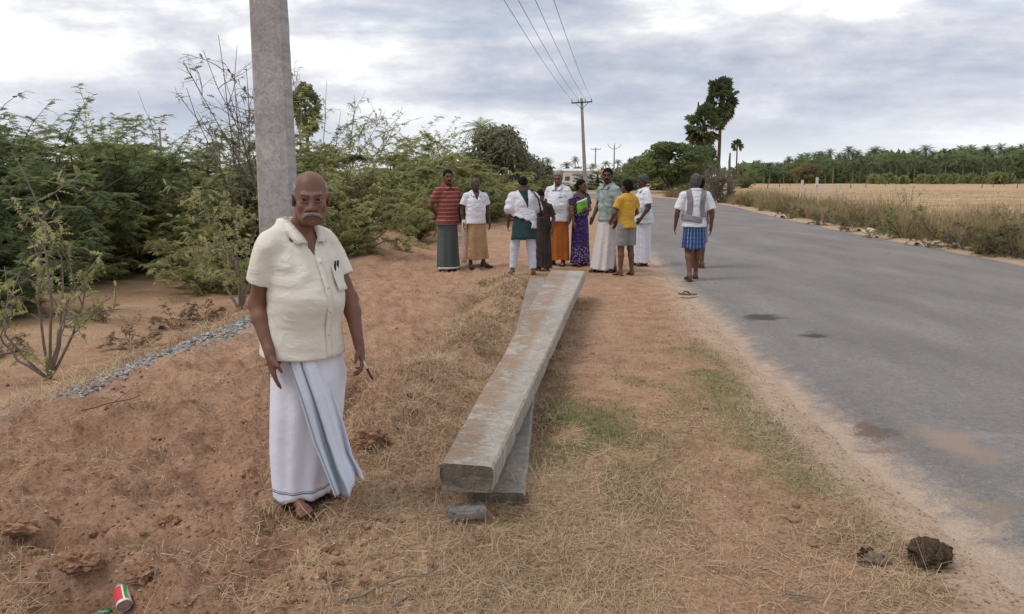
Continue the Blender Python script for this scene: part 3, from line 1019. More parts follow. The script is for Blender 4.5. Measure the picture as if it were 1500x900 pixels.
# grey bare brush by the far road edge
b0 = PG(1053, 297)
k_ = b0[1]
bare_tree('bare_brush', b0, [at(1030 + 46 * i / 13, 236 + 12 * (i % 4) + 3 * abs(i - 6), k_ + (i % 3) * .6 - .6) for i in range(14)], 14,
          'leafless grey-brown brush at the far right road edge under the fan palms', True, 16, .06, 900, leaf_brown, tk=3.0)
for i, (px, py, h, lm, lab) in enumerate(((775, 284, 3.2, leaf_dark, 'dark bush at the far left of the row behind the crowd'), (800, 283, 2.2, leaf_grey, 'low grey-green bush before the white shed'),
                                        (838, 281, 2.0, leaf_mid, 'green bush at the foot of the tall concrete power pole'), (905, 280, 2.6, leaf_dark, 'dark bush between the distant forked pole and the road bend'),
                                        (925, 279, 2.4, leaf_grey, 'grey-green bush under the lower dark tree'), (965, 279, 3.0, leaf_dark, 'dark bush at the foot of the broad dark tree'),
                                        (1010, 280, 3.0, leaf_grey, 'grey-green bush at the foot of the fan palms'), (1090, 276, 3.0, leaf_mid, 'green bush beyond the leafless brush, before the palm grove'), (872, 279, 3.0, leaf_dark, 'dark bush hiding the right end of the white shed'))):
    p = P(px, py)
    k = h / 3.0
    plant('far_bush', TB[i % 4][0], TB[i % 4][1], p, (k * 1.7, k * 1.2, k), i * 1.1, lab, 'bush', 'bushes beyond the road bend', lm, tn='stems')

# ------------------------------------------------------------------ fan palms
pm1, pc1 = palmyra_mesh(3, 14, 2.7, 84, True, .26, 1.5, -62)
pm2, pc2 = palmyra_mesh(4, 10, 2.3, 60, True, .26, 1.6, -60)
pm4, pc4 = palmyra_mesh(6, 10, 2.0, 80, False, .22, 1.7, -75)
pm3, pc3 = palmyra_mesh(5, 11, 2.0, 40, False, .22, 1.2)


def fan_palm(mesh, px, base_y, top_y, H, R, label, lean=0, leafm=leaf_palm):
    p = PG(px, base_y)
    h = at(px, top_y, p[1])[2] - p[2]
    k = h / (H + R * 1.05)
    e = empty('fan_palm', p, random.uniform(0, 6), label, 'palm', 'fan palms')
    e.scale = (k, k, k)
    me, parts = mesh
    if not me.materials:
        me.materials.append(bark)
    link('trunk', me, None, e)
    for nm, m_ in parts.items():
        if not m_.materials or leafm is not leaf_palm:
            m_.materials.clear()
            m_.materials.append(leaf_dry if nm == 'dry_skirt' else leafm)
        link(nm, m_, None, e)
    return e


fan_palm((pm1, pc1), 1050, 280, 111, 14, 3.6, 'tallest fan palm with a big round crown beyond the road')
fan_palm((pm2, pc2), 1027, 281, 148, 10, 3.4, 'shorter fan palm with hanging dead leaves, left of the tallest one')
_s = [o for o in bpy.data.objects if o.name.startswith('fan_palm')][-1]
_s.scale = (_s.scale[0] * 1.35, _s.scale[1] * 1.35, _s.scale[2])
fan_palm((pm3, pc3), 1077, 271, 205, 11, 2.0, 'small distant fan palm right of the tall pair')
fan_palm((pm4, pc4), 453, 290, 112, 10, 3.4, 'lone fan palm behind the thicket right of the concrete pole', 0, leaf_dark)
for e in [o for o in bpy.data.objects if o.name.startswith('fan_palm') and o['label'].startswith(('lone',))]:
    e.scale = (e.scale[0] * .9, e.scale[1] * .9, e.scale[2])

# ------------------------------------------------------------------ coconut palms
CP = [coconut_mesh(s, 10) for s in (41, 42, 43, 44)]
rp = np.random.default_rng(99)


def coconut(px, Y, top_y, label, group, lm=leaf_palm):
    x = (px - 750) / 1133 * Y * 1.0
    h = CAM_H + (260 - top_y) / 1133 * Y * 1.02
    me, cr = CP[rp.integers(0, 4)]
    k = h / 11.5
    kk = max(k, .75) * rp.uniform(.95, 1.35)
    return plant('coconut_palm', me, cr, (x, Y, 0), (kk, kk, k), rp.uniform(0, 6.28), label, 'palm', group, lm, bark_grey)


ORD = 'first second third fourth fifth sixth seventh eighth ninth tenth eleventh twelfth thirteenth fourteenth fifteenth'.split()
for k_c, (px, ty) in enumerate(((770, 236), (786, 238), (800, 232), (812, 246), (826, 238), (842, 230), (848, 244), (868, 240), (884, 236), (902, 234), (916, 240), (928, 236), (938, 240), (955, 238))):
    coconut(px, 190 + rp.uniform(-15, 40), ty, 'coconut palm in the distant row behind the villagers, %s from the left' % ORD[k_c], 'coconut palms behind the people')
for (px, ty) in ((703, 178), (738, 184)):
    coconut(px, 75, ty, 'dark palm head poking over the grey-green tree, %s of the two' % ('left' if px < 720 else 'right'), 'palm heads over the grey-green tree', leaf_dark)
xs = np.concatenate([np.linspace(1085, 1560, 66) + rp.uniform(-4, 4, 66), np.linspace(1090, 1570, 50) + rp.uniform(-5, 5, 50), np.linspace(1100, 1600, 44) + rp.uniform(-6, 6, 44)])
for i, px in enumerate(xs):
    # three ranks, one behind the other
    row = 0 if i < 66 else (1 if i < 116 else 2)
    Y = (225, 250, 205)[row] + rp.uniform(-10, 10)
    top = np.interp(px, [1085, 1150, 1200, 1300, 1400, 1500], [236, 230, 225, 220, 217, 214]) + 5 * float(vn(px * .021, 3.3)) + rp.uniform(-4, 12) + (12 if row == 2 else 0)
    if rp.uniform() < .12 and row == 0:
        top -= 7
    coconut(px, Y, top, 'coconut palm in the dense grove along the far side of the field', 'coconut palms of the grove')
# undergrowth that fills the grove between the trunks
V, T = [], []
for Y0 in (232, 214, 255):
    n = 4600
    px = rp.uniform(1078, 1640, n)
    z = rp.uniform(0, 1, n) ** 1.2 * np.interp(px, [1080, 1300, 1500], [5.0, 7.0, 8.0]) * (1 + .25 * vn(px * .03, 1.0))
    pos = np.stack([(px - 750) / 1133 * Y0, Y0 + rp.uniform(-6, 6, n), z], 1)
    a = unit(rp.normal(0, 1, (n, 3)))
    b = unit(np.cross(a, rp.normal(0, 1, (n, 3))))
    l = rp.uniform(.5, 1.1, (n, 1))
    V.append(np.stack([pos - a * l, pos + b * l * .6, pos + a * l, pos - b * l * .6], 1).reshape(-1, 3))
    T.append(np.repeat(np.clip(.5 + .4 * vn(px * .06, z * .5) + rp.uniform(-.2, .2, n), 0, 1), 4))
for n, xa, xb, Y0, zz_ in ((1500, 760, 1080, 215, 4.0),):
    px = rp.uniform(xa, xb, n)
    z = rp.uniform(0, 1, n) ** 1.2 * zz_
    pos = np.stack([(px - 750) / 1133 * Y0, Y0 + rp.uniform(-6, 6, n), z], 1)
    a = unit(rp.normal(0, 1, (n, 3)))
    b = unit(np.cross(a, rp.normal(0, 1, (n, 3))))
    l = rp.uniform(.5, 1.1, (n, 1))
    V.append(np.stack([pos - a * l, pos + b * l * .6, pos + a * l, pos - b * l * .6], 1).reshape(-1, 3))
    T.append(np.repeat(rp.uniform(0, 1, n), 4))
V = np.concatenate(V)
tag(link('grove_undergrowth', npmesh('grove_undergrowth', V, np.arange(len(V)).reshape(-1, 4), False, {'tone': np.concatenate(T)}), leaf_dark),
    'dark undergrowth between the trunks of the far palm grove', 'undergrowth', kind='stuff')
# spiky young palms along the front of the grove
ypm = palmyra_mesh(8, .6, 2.0, 26, False, .1, 1.0)
for i in range(34):
    px = rp.uniform(1260, 1560)
    Y = rp.uniform(188, 200)
    e = empty('young_palm', ((px - 750) / 1133 * Y, Y, 0), rp.uniform(0, 6), 'short bushy young palm at the front foot of the far grove', 'palm', 'young palms before the grove')
    s_ = rp.uniform(.7, 1.2)
    e.scale = (s_, s_, s_)
    if not ypm[0].materials:
        ypm[0].materials.append(bark)
    link('trunk', ypm[0], None, e)
    m_ = ypm[1]['crown']
    if not m_.materials:
        m_.materials.append(leaf_mid)
    link('crown', m_, None, e)

# ================================================================== concrete and power poles
def M_concrete(name, dirt=0.0, base=(.40, .385, .36)):
    m, t, b = newmat(name)
    co = objco(t)
    n1 = noise(t, co, 2.2, 6, .6)
    n2 = noise(t, co, 45, 5, .7)
    st = noise(t, N(t, 'ShaderNodeMapping', {0: co, 3: (14, 14, .7)}).outputs[0], 1.0, 5, .65, .6)
    c = ramp(t, n1, [(.3, tuple(x * .80 for x in base)), (.7, tuple(min(1, x * 1.15) for x in base))])
    c = mixc(t, ramp(t, st, [(.42, (.55,) * 3), (.56, (0,) * 3)]), c, tuple(x * .62 for x in base))
    c = mixc(t, 1.0, c, ramp(t, n2, [(.3, (.78,) * 3), (.6, (1.05,) * 3)]), 'MULTIPLY')
    vor = N(t, 'ShaderNodeTexVoronoi', {'Scale': 26, 'Vector': co})
    c = mixc(t, ramp(t, vor.outputs[0], [(.06, (.7,) * 3), (.12, (0,) * 3)]), c, (.16, .15, .14))
    h = mth(t, 'SUBTRACT', n2, mth(t, 'MULTIPLY', ramp(t, vor.outputs[0], [(.04, (1,) * 3), (.14, (0,) * 3)]), 1.2))
    if dirt:
        # earth caked across the top in broken bands
        d1 = noise(t, N(t, 'ShaderNodeMapping', {0: co, 3: (3.0, 2.6, 1)}).outputs[0], 1.3, 10, .72, .5)
        d2 = noise(t, N(t, 'ShaderNodeMapping', {0: co, 2: (0, 0, .35), 3: (3.5, 22, 1)}).outputs[0], 1.0, 7, .72, .8)
        d = mth(t, 'ADD', mth(t, 'MULTIPLY', d1, .62), mth(t, 'MULTIPLY', d2, .38))
        geo = N(t, 'ShaderNodeNewGeometry')
        nz = N(t, 'ShaderNodeSeparateXYZ', {0: geo.outputs['Normal']}).outputs[2]
        f = mth(t, 'MULTIPLY', ramp(t, d, [(.445, (0,) * 3), (.485, (.65,) * 3), (.56, (.97,) * 3)]), ramp(t, nz, [(.3, (.1,) * 3), (.8, (1,) * 3)]))
        lx = N(t, 'ShaderNodeSeparateXYZ', {0: co}).outputs[0]
        lx = mth(t, 'ADD', lx, mth(t, 'MULTIPLY', mth(t, 'SUBTRACT', d1, .5), .16))
        f = mth(t, 'MULTIPLY', f, ramp(t, mth(t, 'ADD', mth(t, 'MULTIPLY', lx, 4), .5), [(.45, (1,) * 3), (.72, (.12,) * 3)]))
        f = mth(t, 'MULTIPLY', f, dirt)
        c = mixc(t, f, c, ramp(t, n2, [(.3, (.20, .120, .072)), (.7, (.36, .24, .155))]))
        h = mth(t, 'ADD', h, mth(t, 'MULTIPLY', f, 1.2))
    t.links.new(c, b.inputs['Base Color'])
    b.inputs['Roughness'].default_value = .9
    bump(t, b, h, .6, .006)
    return m


conc_std = M_concrete('concrete_pole_grey', 0, (.45, .435, .425))
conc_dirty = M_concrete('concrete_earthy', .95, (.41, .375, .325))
conc_end = M_plain('broken_concrete_end', (.17, .145, .12), .95, .4, 18, .9, 60, .1, .015)
conc_low = M_concrete('concrete_shade_toned', .6, (.31, .29, .26))  # base colour darkened to stand in for shading between the two lying poles


def beam_mesh(name, L, w0, h0, w1, h1, seed, nseg=120, ch=.012, chip=1.0):
    """tapered rectangular pole along +Y, worn uneven arrises, rough ends"""
    ring = []
    r = np.random.default_rng(seed)
    for i in range(nseg + 1):
        f = i / nseg
        w, h = (w0 + (w1 - w0) * f) / 2, (h0 + (h1 - h0) * f)
        y = L * f
        pts = []
        prof = [(-w + ch, 0), (-w / 3, 0), (w / 3, 0), (w - ch, 0), (w, ch), (w, h / 2), (w, h - ch), (w - ch, h), (w * .6, h), (w * .2, h), (-w * .2, h), (-w * .6, h), (-w + ch, h), (-w, h - ch), (-w, h / 2), (-w, ch)]
        for k, (x, z) in enumerate(prof):
            e = 1.0 if k in (0, 3, 4, 6, 7, 12, 13, 15) else .35
            a = (max(0, float(vn(y * 9.0 + k // 3 * 9, seed * 3.1)) - .35) ** 1.5 * .026 + max(0, float(vn(y * 2.3 + k // 3 * 5, seed * 1.7)) - .5) * .016) * e
            a *= chip
            nx, nz = -np.sign(x), (-1 if z > h / 2 else 1)
            pts.append((x + nx * a + .0012 * chip * r.normal(), y + (.006 * r.normal() if i in (0, nseg) else 0), z + nz * a + .0012 * chip * r.normal()))
        ring.append(pts)
    V = np.array(ring).reshape(-1, 3)
    n = 16
    F = [(i * n + j, i * n + (j + 1) % n, (i + 1) * n + (j + 1) % n, (i + 1) * n + j) for i in range(nseg) for j in range(n)]
    mb = MB()
    F = [f[::-1] for f in F]
    F += [tuple(range(n)), tuple(nseg * n + j for j in range(n))[::-1]]
    mb.add(V, F)
    me = bpy.data.meshes.new(name)
    me.from_pydata(np.concatenate(mb.v).tolist(), [], mb.f)
    me.update()
    me.materials.append(None)
    me.materials.append(conc_end)
    me.polygons[len(me.polygons) - 2].material_index = 1
    return me


def lay_beam(name, a, b, w0, h0, w1, h1, z0, z1, mat, seed, label, roll=0.0):
    a, b = np.array((a[0], a[1], z0)), np.array((b[0], b[1], z1))
    d = b - a
    L = np.linalg.norm(d)
    me = beam_mesh(name, L, w0, h0, w1, h1, seed)
    me.materials[0] = mat
    o = link(name, me, None, None, a)
    o.rotation_euler = Euler((math.asin(d[2] / L), roll, -math.atan2(d[0], d[1])), 'XYZ')
    return tag(o, label, 'concrete pole', 'concrete poles lying on the verge')


ZT = .33
nl, nr = P(650, 673, ZT), P(717, 690, ZT)
fl, fr = P(816, 394, ZT + .05), P(847, 399, ZT + .05)
na, nb_ = (nl + nr) / 2, (fl + fr) / 2
lay_beam('concrete_pole', na, nb_, np.linalg.norm(nr - nl) * .95, .13, np.linalg.norm(fr - fl), .15, ZT - .13, ZT + .05 - .15, conc_dirty, 3,
         'upper long concrete pole lying on the other, smeared with red earth', 0.03)
nl2, nr2 = P(697, 719, .115), P(769, 724, .115)
fl2 = P(774, 407, .10)
fr2 = fl2 + np.array((.27, .02, 0))
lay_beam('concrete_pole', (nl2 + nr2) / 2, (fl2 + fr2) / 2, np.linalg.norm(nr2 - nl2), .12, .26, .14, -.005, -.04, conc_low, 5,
         'lower long concrete pole lying half hidden beneath the upper one', 0.0)

# the standing pole next to the man
p = P(422, 541)
me = beam_mesh('concrete_pole', 9.0, .320, .17, .19, .12, 9, 100, .012, .25)
me.materials[0] = conc_std
o = link('concrete_pole', me, None, None, (p[0], p[1], -.4))
o.rotation_euler = Euler((math.pi / 2, 0, math.radians(-8)), 'XYZ')
o.location.y += .075
tag(o, 'tall grey concrete pole standing upright behind the man in white', 'concrete pole')

pole_mat = M_concrete('old_pole_concrete', 0, (.36, .35, .34))
iron = M_plain('rusty_iron', (.05, .04, .036), .7, .3, 20, .3, 80)
porcelain = M_plain('porcelain', (.35, .32, .30), .3, .1, 20, 0)


def power_pole(px, py, top_y, H, label, arm=1.7, kind='T', lean=0.0, extra=False):
    p = P(px, py)
    Y = 0
    # distance such that an H metre pole reaches top_y
    D = (H - CAM_H) * 1133 / (262 - top_y)
    p = np.array(((px - 750) / 1133 * D, D, 0.0))
    e = empty('power_pole', p, 0, label, 'power pole', 'power poles along the road')
    e.rotation_euler = (0, lean, 0)
    mb = MB()
    q = np.linspace(0, 1, 6)
    for i in range(5):
        pass
    w0, w1 = .17, .10
    V = [(sx * w, sy * w * .6, z) for z, w in ((0, w0), (H, w1)) for sx, sy in ((-1, -1), (1, -1), (1, 1), (-1, 1))]
    mb.add(V, [(0, 1, 5, 4), (1, 2, 6, 5), (2, 3, 7, 6), (3, 0, 4, 7), (4, 5, 6, 7)])
    mb.build('post', pole_mat, e)
    ins = []
    if kind == 'T':
        a = MB().box((0, -.1, H - .35), (arm, .09, .10)).build('crossarm', iron, e)
        for x in (-arm / 2 + .06, -arm / 6, arm / 6, arm / 2 - .06):
            MB().tube([(x, -.1, H - .30), (x, -.1, H - .22), (x, -.1, H - .14), (x, -.1, H - .08)], [.02, .06, .045, .03], 7).build('insulator', porcelain, a)
            ins.append((x, -.1, H - .08))
        br = MB()
        br.tube([(0, -.08, H - .9), (-arm * .3, -.1, H - .4)], .018, 4)
        br.tube([(0, -.08, H - .9), (arm * .3, -.1, H - .4)], .018, 4)
        br.build('brace', iron, e)
    else:
        a = MB().tube([(-arm / 2, 0, H), (-arm * .38, 0, H - .5), (0, 0, H - .9), (arm * .38, 0, H - .5), (arm / 2, 0, H)], .05, 5).build('crossarm', iron, e)
        for x in (-arm / 2, 0, arm / 2):
            z = H if x else H + .1
            MB().tube([(x, 0, z), (x, 0, z + .1), (x, 0, z + .22)], [.03, .07, .03], 7).build('insulator', porcelain, a)
    return e, ins, D


pp, ins, D0 = power_pole(857, 285, 151, 8.2, 'tall concrete power pole with a dark crossarm above the crowd', 1.75, 'T', math.radians(-3.4))
power_pole(870, 275, 220, 8.0, 'small distant T-shaped power pole right of the tall power pole', 2.2)
power_pole(897, 275, 216, 8.0, 'distant power pole with a forked V-shaped crossarm', 2.6, 'V')
power_pole(246, 290, 191, 8.0, 'distant power pole with a crossarm rising from the left thicket', 1.7)

# the four wires run from the tall pole over the camera's head
Rl = Euler((0, math.radians(-3.4), 0)).to_matrix()
wire_m = M_plain('aluminium_wire', (.20, .20, .21), .5, .1, 5, 0)
for k, x in enumerate((738, 759, 784, 811)):
    a = np.array(Rl @ Vector(ins[k])) + np.array(pp.location)
    d = ray(x, 0)
    Yq = 25.0
    qz = CAM_H + d[2] / d[1] * Yq
    mid = np.array((d[0] / d[1] * Yq, Yq, qz))
    b = mid + (mid - a) / (a[1] - Yq) * (Yq + 14)
    b[2] = 7.7
    t = np.linspace(0, 1, 40)[:, None]
    line = a * (1 - t) + b * t
    tm = (a[1] - Yq) / (a[1] + 14)
    zl = a[2] * (1 - tm) + b[2] * tm
    sag = (zl - qz) / (4 * tm * (1 - tm))
    line[:, 2] -= (4 * t * (1 - t) * sag)[:, 0]
    o = MB().tube(line, .011, 5).build('overhead_wire', wire_m)
    tag(o, ('leftmost thin overhead wire running from the tall power pole', 'second thin overhead wire from the left, from the tall power pole',
            'third thin overhead wire from the left, from the tall power pole', 'rightmost thin overhead wire running from the tall power pole')[k], 'wire', 'overhead wires')

# plain posts by the fan palms
wood = M_plain('weathered_wood', (.14, .11, .085), .9, .3, 8, .5, 60)
for px, ty, by, lab in ((1018, 150, 280, 'thin bare trunk standing in front of the tall fan palms'), (1067, 224, 279, 'short plain post right of the tall fan palms')):
    q = P(px, by)
    h = at(px, ty, q[1])[2]
    o = MB().tube([(q[0], q[1], 0), (q[0] + .05, q[1], h * .4), (q[0] - .04, q[1], h * .75), (q[0], q[1], h)], [.2, .17, .15, .09], 7).build('dead_tree' if h > 8 else 'post', wood)
    tag(o, lab, 'dead tree' if h > 8 else 'post')

# field gate posts and rails
post_m = M_plain('limed_post', (.56, .54, .50), .9, .2, 10, .4, 60)
Yf = P(1191, 292)[1]
e = empty('field_fence', ((1170 - 750) / 1133 * Yf, Yf, 0), 0, 'pale field fence of two taller posts and thin rails beyond the weeds', 'fence')
for px, ty in ((1170, 265), (1191, 261), (1224, 271)):
    x = (px - 1170) / 1133 * Yf
    h = CAM_H + (261 - ty) / 1133 * Yf
    MB().box((x, 0, h / 2), (.16 if px < 1200 else .09, .14, h)).build('post', post_m, e)
for z in (1.05, .7):
    MB().tube([(0, -.09, z), (21 / 1133 * Yf, -.09, z + .03), (54 / 1133 * Yf, -.09, z)], .025, 5).build('rail', post_m, e)
for i, px in enumerate((1120, 1137, 1152, 1240, 1262, 1290, 1430, 1446, 1462, 1481)):
    Yq = 120 + 15 * (i % 3)
    o = MB().tube([((px - 750) / 1133 * Yq, Yq, 0), ((px - 750) / 1133 * Yq + .04, Yq, .7), ((px - 750) / 1133 * Yq + .02, Yq, 1.45)], [.07, .06, .05], 6).build('fence_post', wood)
    tag(o, 'thin grey fence post along the far side of the field, %s from the left' % ORD[i], 'post', 'far field fence posts')

# white shed and the red-roofed hut between the palms
wall_m = M_plain('limewash', (.74, .74, .72), .9, .08, 3, .2, 20)
sheet = M_plain('metal_sheet', (.62, .63, .64), .5, .1, 4, .2, 20)
tile = M_plain('clay_tile', (.34, .13, .08), .9, .3, 8, .5, 20)


def hut(name, px0, px1, Y, eave, ridge, roofm, label):
    x0, x1 = (px0 - 750) / 1133 * Y, (px1 - 750) / 1133 * Y
    e = empty(name, ((x0 + x1) / 2, Y, 0), 0, label, 'building')
    w = x1 - x0
    MB().box((0, 2, eave / 2), (w, 4, eave)).build('wall', wall_m, e)
    mb = MB()
    V = [(-w / 2 - .3, -.5, eave), (w / 2 + .3, -.5, eave), (w / 2 + .3, 2, ridge), (-w / 2 - .3, 2, ridge), (-w / 2 - .3, 4.5, eave), (w / 2 + .3, 4.5, eave)]
    V += [(x, y, z - .12) for x, y, z in V]
    mb.add(V, [(0, 1, 2, 3), (3, 2, 5, 4), (6, 9, 8, 7), (9, 10, 11, 8), (0, 6, 7, 1), (4, 5, 11, 10), (0, 3, 9, 6), (3, 4, 10, 9), (1, 7, 8, 2), (2, 8, 11, 5)])
    mb.build('roof', roofm, e)
    d = MB().box((w * .2, -.02, 1.0), (.9, .06, 2.0)).build('door', wood, e)
    MB().box((-w * .2, -.02, 1.4), (.9, .06, .8)).build('window', wood, e)


hut('white_shed', 812, 872, 150, 2.9, 3.3, sheet, 'long low white shed behind the people, below the coconut palms')
hut('red_roofed_hut', 878, 896, 165, 2.2, 3.2, tile, 'small hut with a red tiled roof behind the people')

# ================================================================== small things on the ground


def lump(name, loc, size, seed, mat, rough=.3, sub=3, flat=1.0, f=2.2, box=1.0, smooth=False):
    import bmesh
    bm = bmesh.new()
    bmesh.ops.create_icosphere(bm, subdivisions=sub, radius=1)
    co = np.array([v.co for v in bm.verts])
    d = 1 + rough * fbm(co[:, 0] * f + seed * 5, co[:, 1] * f, co[:, 2] * f, 4, .6)
    if box != 1:
        co = np.sign(co) * np.abs(co) ** box
    co = co * d[:, None] * np.array(size)
    co[:, 2] = np.maximum(co[:, 2], -size[2] * .45)
    for v, c in zip(bm.verts, co):
        v.co = c
    me = bpy.data.meshes.new(name)
    bm.to_mesh(me)
    bm.free()
    me.polygons.foreach_set('use_smooth', np.full(len(me.polygons), smooth))
    return link(name, me, mat, None, loc)


dung = M_plain('dung', (.105, .075, .052), .95, .5, 45, 1.0, 110, .05, .02)
dung_grey = M_plain('dry_dung', (.19, .15, .115), .95, .4, 30, .8, 150, .1, .01)
p = PG(1360, 826)
o = lump('dung_clump', p + np.array((0, 0, .035)), (.080, .074, .066), 3, dung, .30, 5, 1, 2.2, 1.0, True)
tag(o, 'dark round clump of dung with bits of straw on the road verge', 'dung')
mb = MB()
r = np.random.default_rng(4)
for i in range(60):
    d = unit(r.normal(0, 1, 3) + np.array((0.3, -.6, .4)))
    c = d * np.array((.082, .074, .072)) * r.uniform(.85, 1.12)
    q = unit(r.normal(0, 1, 3)) * r.uniform(.012, .03)
    mb.tube([c - q, c + q * .2 + d * .004, c + q], .0013, 3)
mb.build('straw_bits', leaf_dry, o)['kind'] = 'stuff'
p = PG(1278, 826)
o = lump('dung_clump', p + np.array((0, 0, .012)), (.055, .036, .030), 8, dung_grey, .4, 4, 1, 2.4, 1.0, True)
tag(o, 'flat greyish dried dung lump left of the dark round one', 'dung')
lump('lump', (-.005, .045, .012), (.032, .026, .026), 9, dung, .5, 3).parent = o
lump('lump', (.055, -.005, 0), (.022, .02, .018), 10, dung_grey, .5, 3).parent = o

stone_m = M_plain('grey_stone', (.21, .195, .18), .9, .3, 15, .8, 80, .2, .01)
p = PG(683, 757)
o = lump('stone_block', p + np.array((0, .0, .02)), (.085, .042, .034), 12, stone_m, .14, 4, 1, 1.8, .45)
o.rotation_euler = (0, 0, .2)
tag(o, 'flat broken grey stone before the near ends of the lying poles', 'stone')
soilclod = M_plain('soil_lump', (.30, .175, .11), .95, .3, 25, .9, 90, .1, .012)
p = PG(22, 790)
o = lump('earth_lump', p + np.array((0, 0, .02)), (.10, .05, .05), 14, soilclod, .35, 4)
tag(o, 'long smooth lump of red earth at the left edge', 'earth lump')
for px, py, s_, lab in ((118, 842, .075, 'large rough red earth lump above the crushed can'), (60, 826, .06, 'mid-sized red earth lump left of the one above the can'),
                        (206, 832, .05, 'small red earth lump right of the one above the can'), (540, 640, .09, 'red earth lump in the dug pit beside the man'), (250, 770, .045, 'small red clod in the left foreground soil')):
    p = PG(px, py)
    o = lump('earth_lump', p + np.array((0, 0, s_ * .25)), (s_, s_ * .8, s_ * .7), int(px), soilclod, .4, 4)
    tag(o, lab, 'earth lump')

# crushed drink can
mcan, t, b = newmat('can_print')
co = objco(t)
sp = N(t, 'ShaderNodeSeparateXYZ', {0: co})
ang = mth(t, 'ARCTAN2', sp.outputs[2], sp.outputs[0])
a1 = ramp(t, mth(t, 'FRACT', mth(t, 'ADD', mth(t, 'MULTIPLY', ang, 1 / 6.2832), 1.0)),
          [(0, (.75, .72, .66)), (.13, (.08, .32, .10)), (.22, (.80, .78, .70)), (.26, (.58, .06, .07)), (.45, (.66, .14, .14)), (.52, (.75, .52, .03)), (.60, (.78, .76, .70)), (1, (.75, .72, .66))], 'CONSTANT')
band = ramp(t, mth(t, 'ADD', mth(t, 'MULTIPLY', sp.outputs[1], 8), .5), [(0, (1,) * 3), (.14, (0,) * 3), (.88, (0,) * 3), (.9, (1,) * 3)], 'CONSTANT')
t.links.new(mixc(t, band, a1, (.72, .70, .66)), b.inputs['Base Color'])
b.inputs['Roughness'].default_value = .4
alu = M_plain('aluminium', (.55, .54, .53), .35, .1, 20, .2, 60, .5)
alu.node_tree.nodes['Principled BSDF'].inputs['Metallic'].default_value = .8
p = PG(181, 884)
mb = MB()
n = 24
ys_ = [-.055, -.05, -.03, -.01, .01, .03, .048, .055]
rows = []
for y in ys_:
    rad = .031 * (.86 if abs(y) > .052 else 1)
    for j in range(n):
        a_ = 2 * math.pi * j / n
        w = 1 - .16 * max(0, math.cos(a_ - 1.2)) * math.exp(-(y / .03) ** 2) + .03 * math.sin(5 * a_ + y * 90)
        rows.append((rad * w * math.cos(a_), y, rad * w * math.sin(a_) * .9))
F = [(i * n + j, i * n + (j + 1) % n, (i + 1) * n + (j + 1) % n, (i + 1) * n + j) for i in range(len(ys_) - 1) for j in range(n)]
e = empty('drink_can', p + np.array((0, 0, .026)), math.radians(32), 'crushed drink can with a red, green and yellow print in the left foreground', 'can')
e.rotation_euler = (math.radians(8), 0, math.radians(32))
MB().add(rows, F).build('body', mcan, e, True)
aa = np.linspace(0, 2 * math.pi, 25)
for y, s_ in ((-.0555, 1), (.0555, 1)):
    rim = MB()
    rim.tube(np.stack([.0268 * np.cos(aa), 0 * aa + y, .0242 * np.sin(aa)], 1), .0022, 5, False)
    c = [(.0255 * math.cos(a_), y * .93, .023 * math.sin(a_)) for a_ in aa[:-1]]
    rim.add(c, [tuple(range(24)) if y < 0 else tuple(range(24))[::-1]])
    rim.build('end', alu, e, True)
green_p = M_plain('green_plastic', (.03, .13, .04), .35, .2, 30, .3, 50, .4)
p = PG(148, 893)
rows = []
for i in range(9):
    for j in range(7):
        x, y = (i / 8 - .5) * .085, (j / 6 - .5) * .045
        rows.append((x, y * (1 - .5 * abs(i / 4 - 1)), .018 + .014 * float(fbm(x * 40, y * 50, 2, 3)) + .012 * (1 - (2 * j / 6 - 1) ** 2)))
F = [(i * 7 + j, (i + 1) * 7 + j, (i + 1) * 7 + j + 1, i * 7 + j + 1) for i in range(8) for j in range(6)]
o = MB().add(rows, F).build('green_wrapper', green_p, None, True, p)
o.modifiers.new('thickness', 'SOLIDIFY').thickness = .003
tag(o, 'crumpled dark green plastic wrapper left of the crushed can', 'wrapper')

# litter and stones along the far road edge
white_s = M_plain('pale_stone', (.55, .50, .44), .9, .2, 20, .5, 60)
for i, (px, py, s_, lab) in enumerate(((1272, 341, .20, 'larger pale stone at the right road edge, left of the leafy weed'), (1147, 318, .13, 'pale stone near the far bend of the right road edge'),
                                       (1310, 349, .10, 'small pale stone under the leafy weed'), (1372, 357, .12, 'pale stone at the foot of the weeds, third from the right'),
                                       (1402, 360, .14, 'pale stone at the foot of the weeds, second from the right'), (1432, 363, .15, 'pale stone at the foot of the weeds, nearest the right edge'))):
    p = P(px, py)
    o = lump('roadside_stone', p + np.array((0, 0, s_ * .15)), (s_, s_ * .7, s_ * .45), 20 + i, white_s, .35, 2)
    tag(o, lab, 'stone', 'stones on the right road edge')

# ------------------------------------------------------------------ straw, grass, clods, gravel
rs = np.random.default_rng(21)


def on_bed(x, y):
    return (x > np.interp(y, RL[:, 1], RL[:, 0]) - .25) & (x < np.interp(y, RR[:, 1], RR[:, 0]) + .6)


def sample_verge(n, y0=1.9, y1=16, power=2.0):
    u = rs.uniform(0, 1, n)
    k = 1 - power
    y = (y0 ** k + u * (y1 ** k - y0 ** k)) ** (1 / k)
    x = rs.uniform(-.75, .62, n) * y
    return x, y


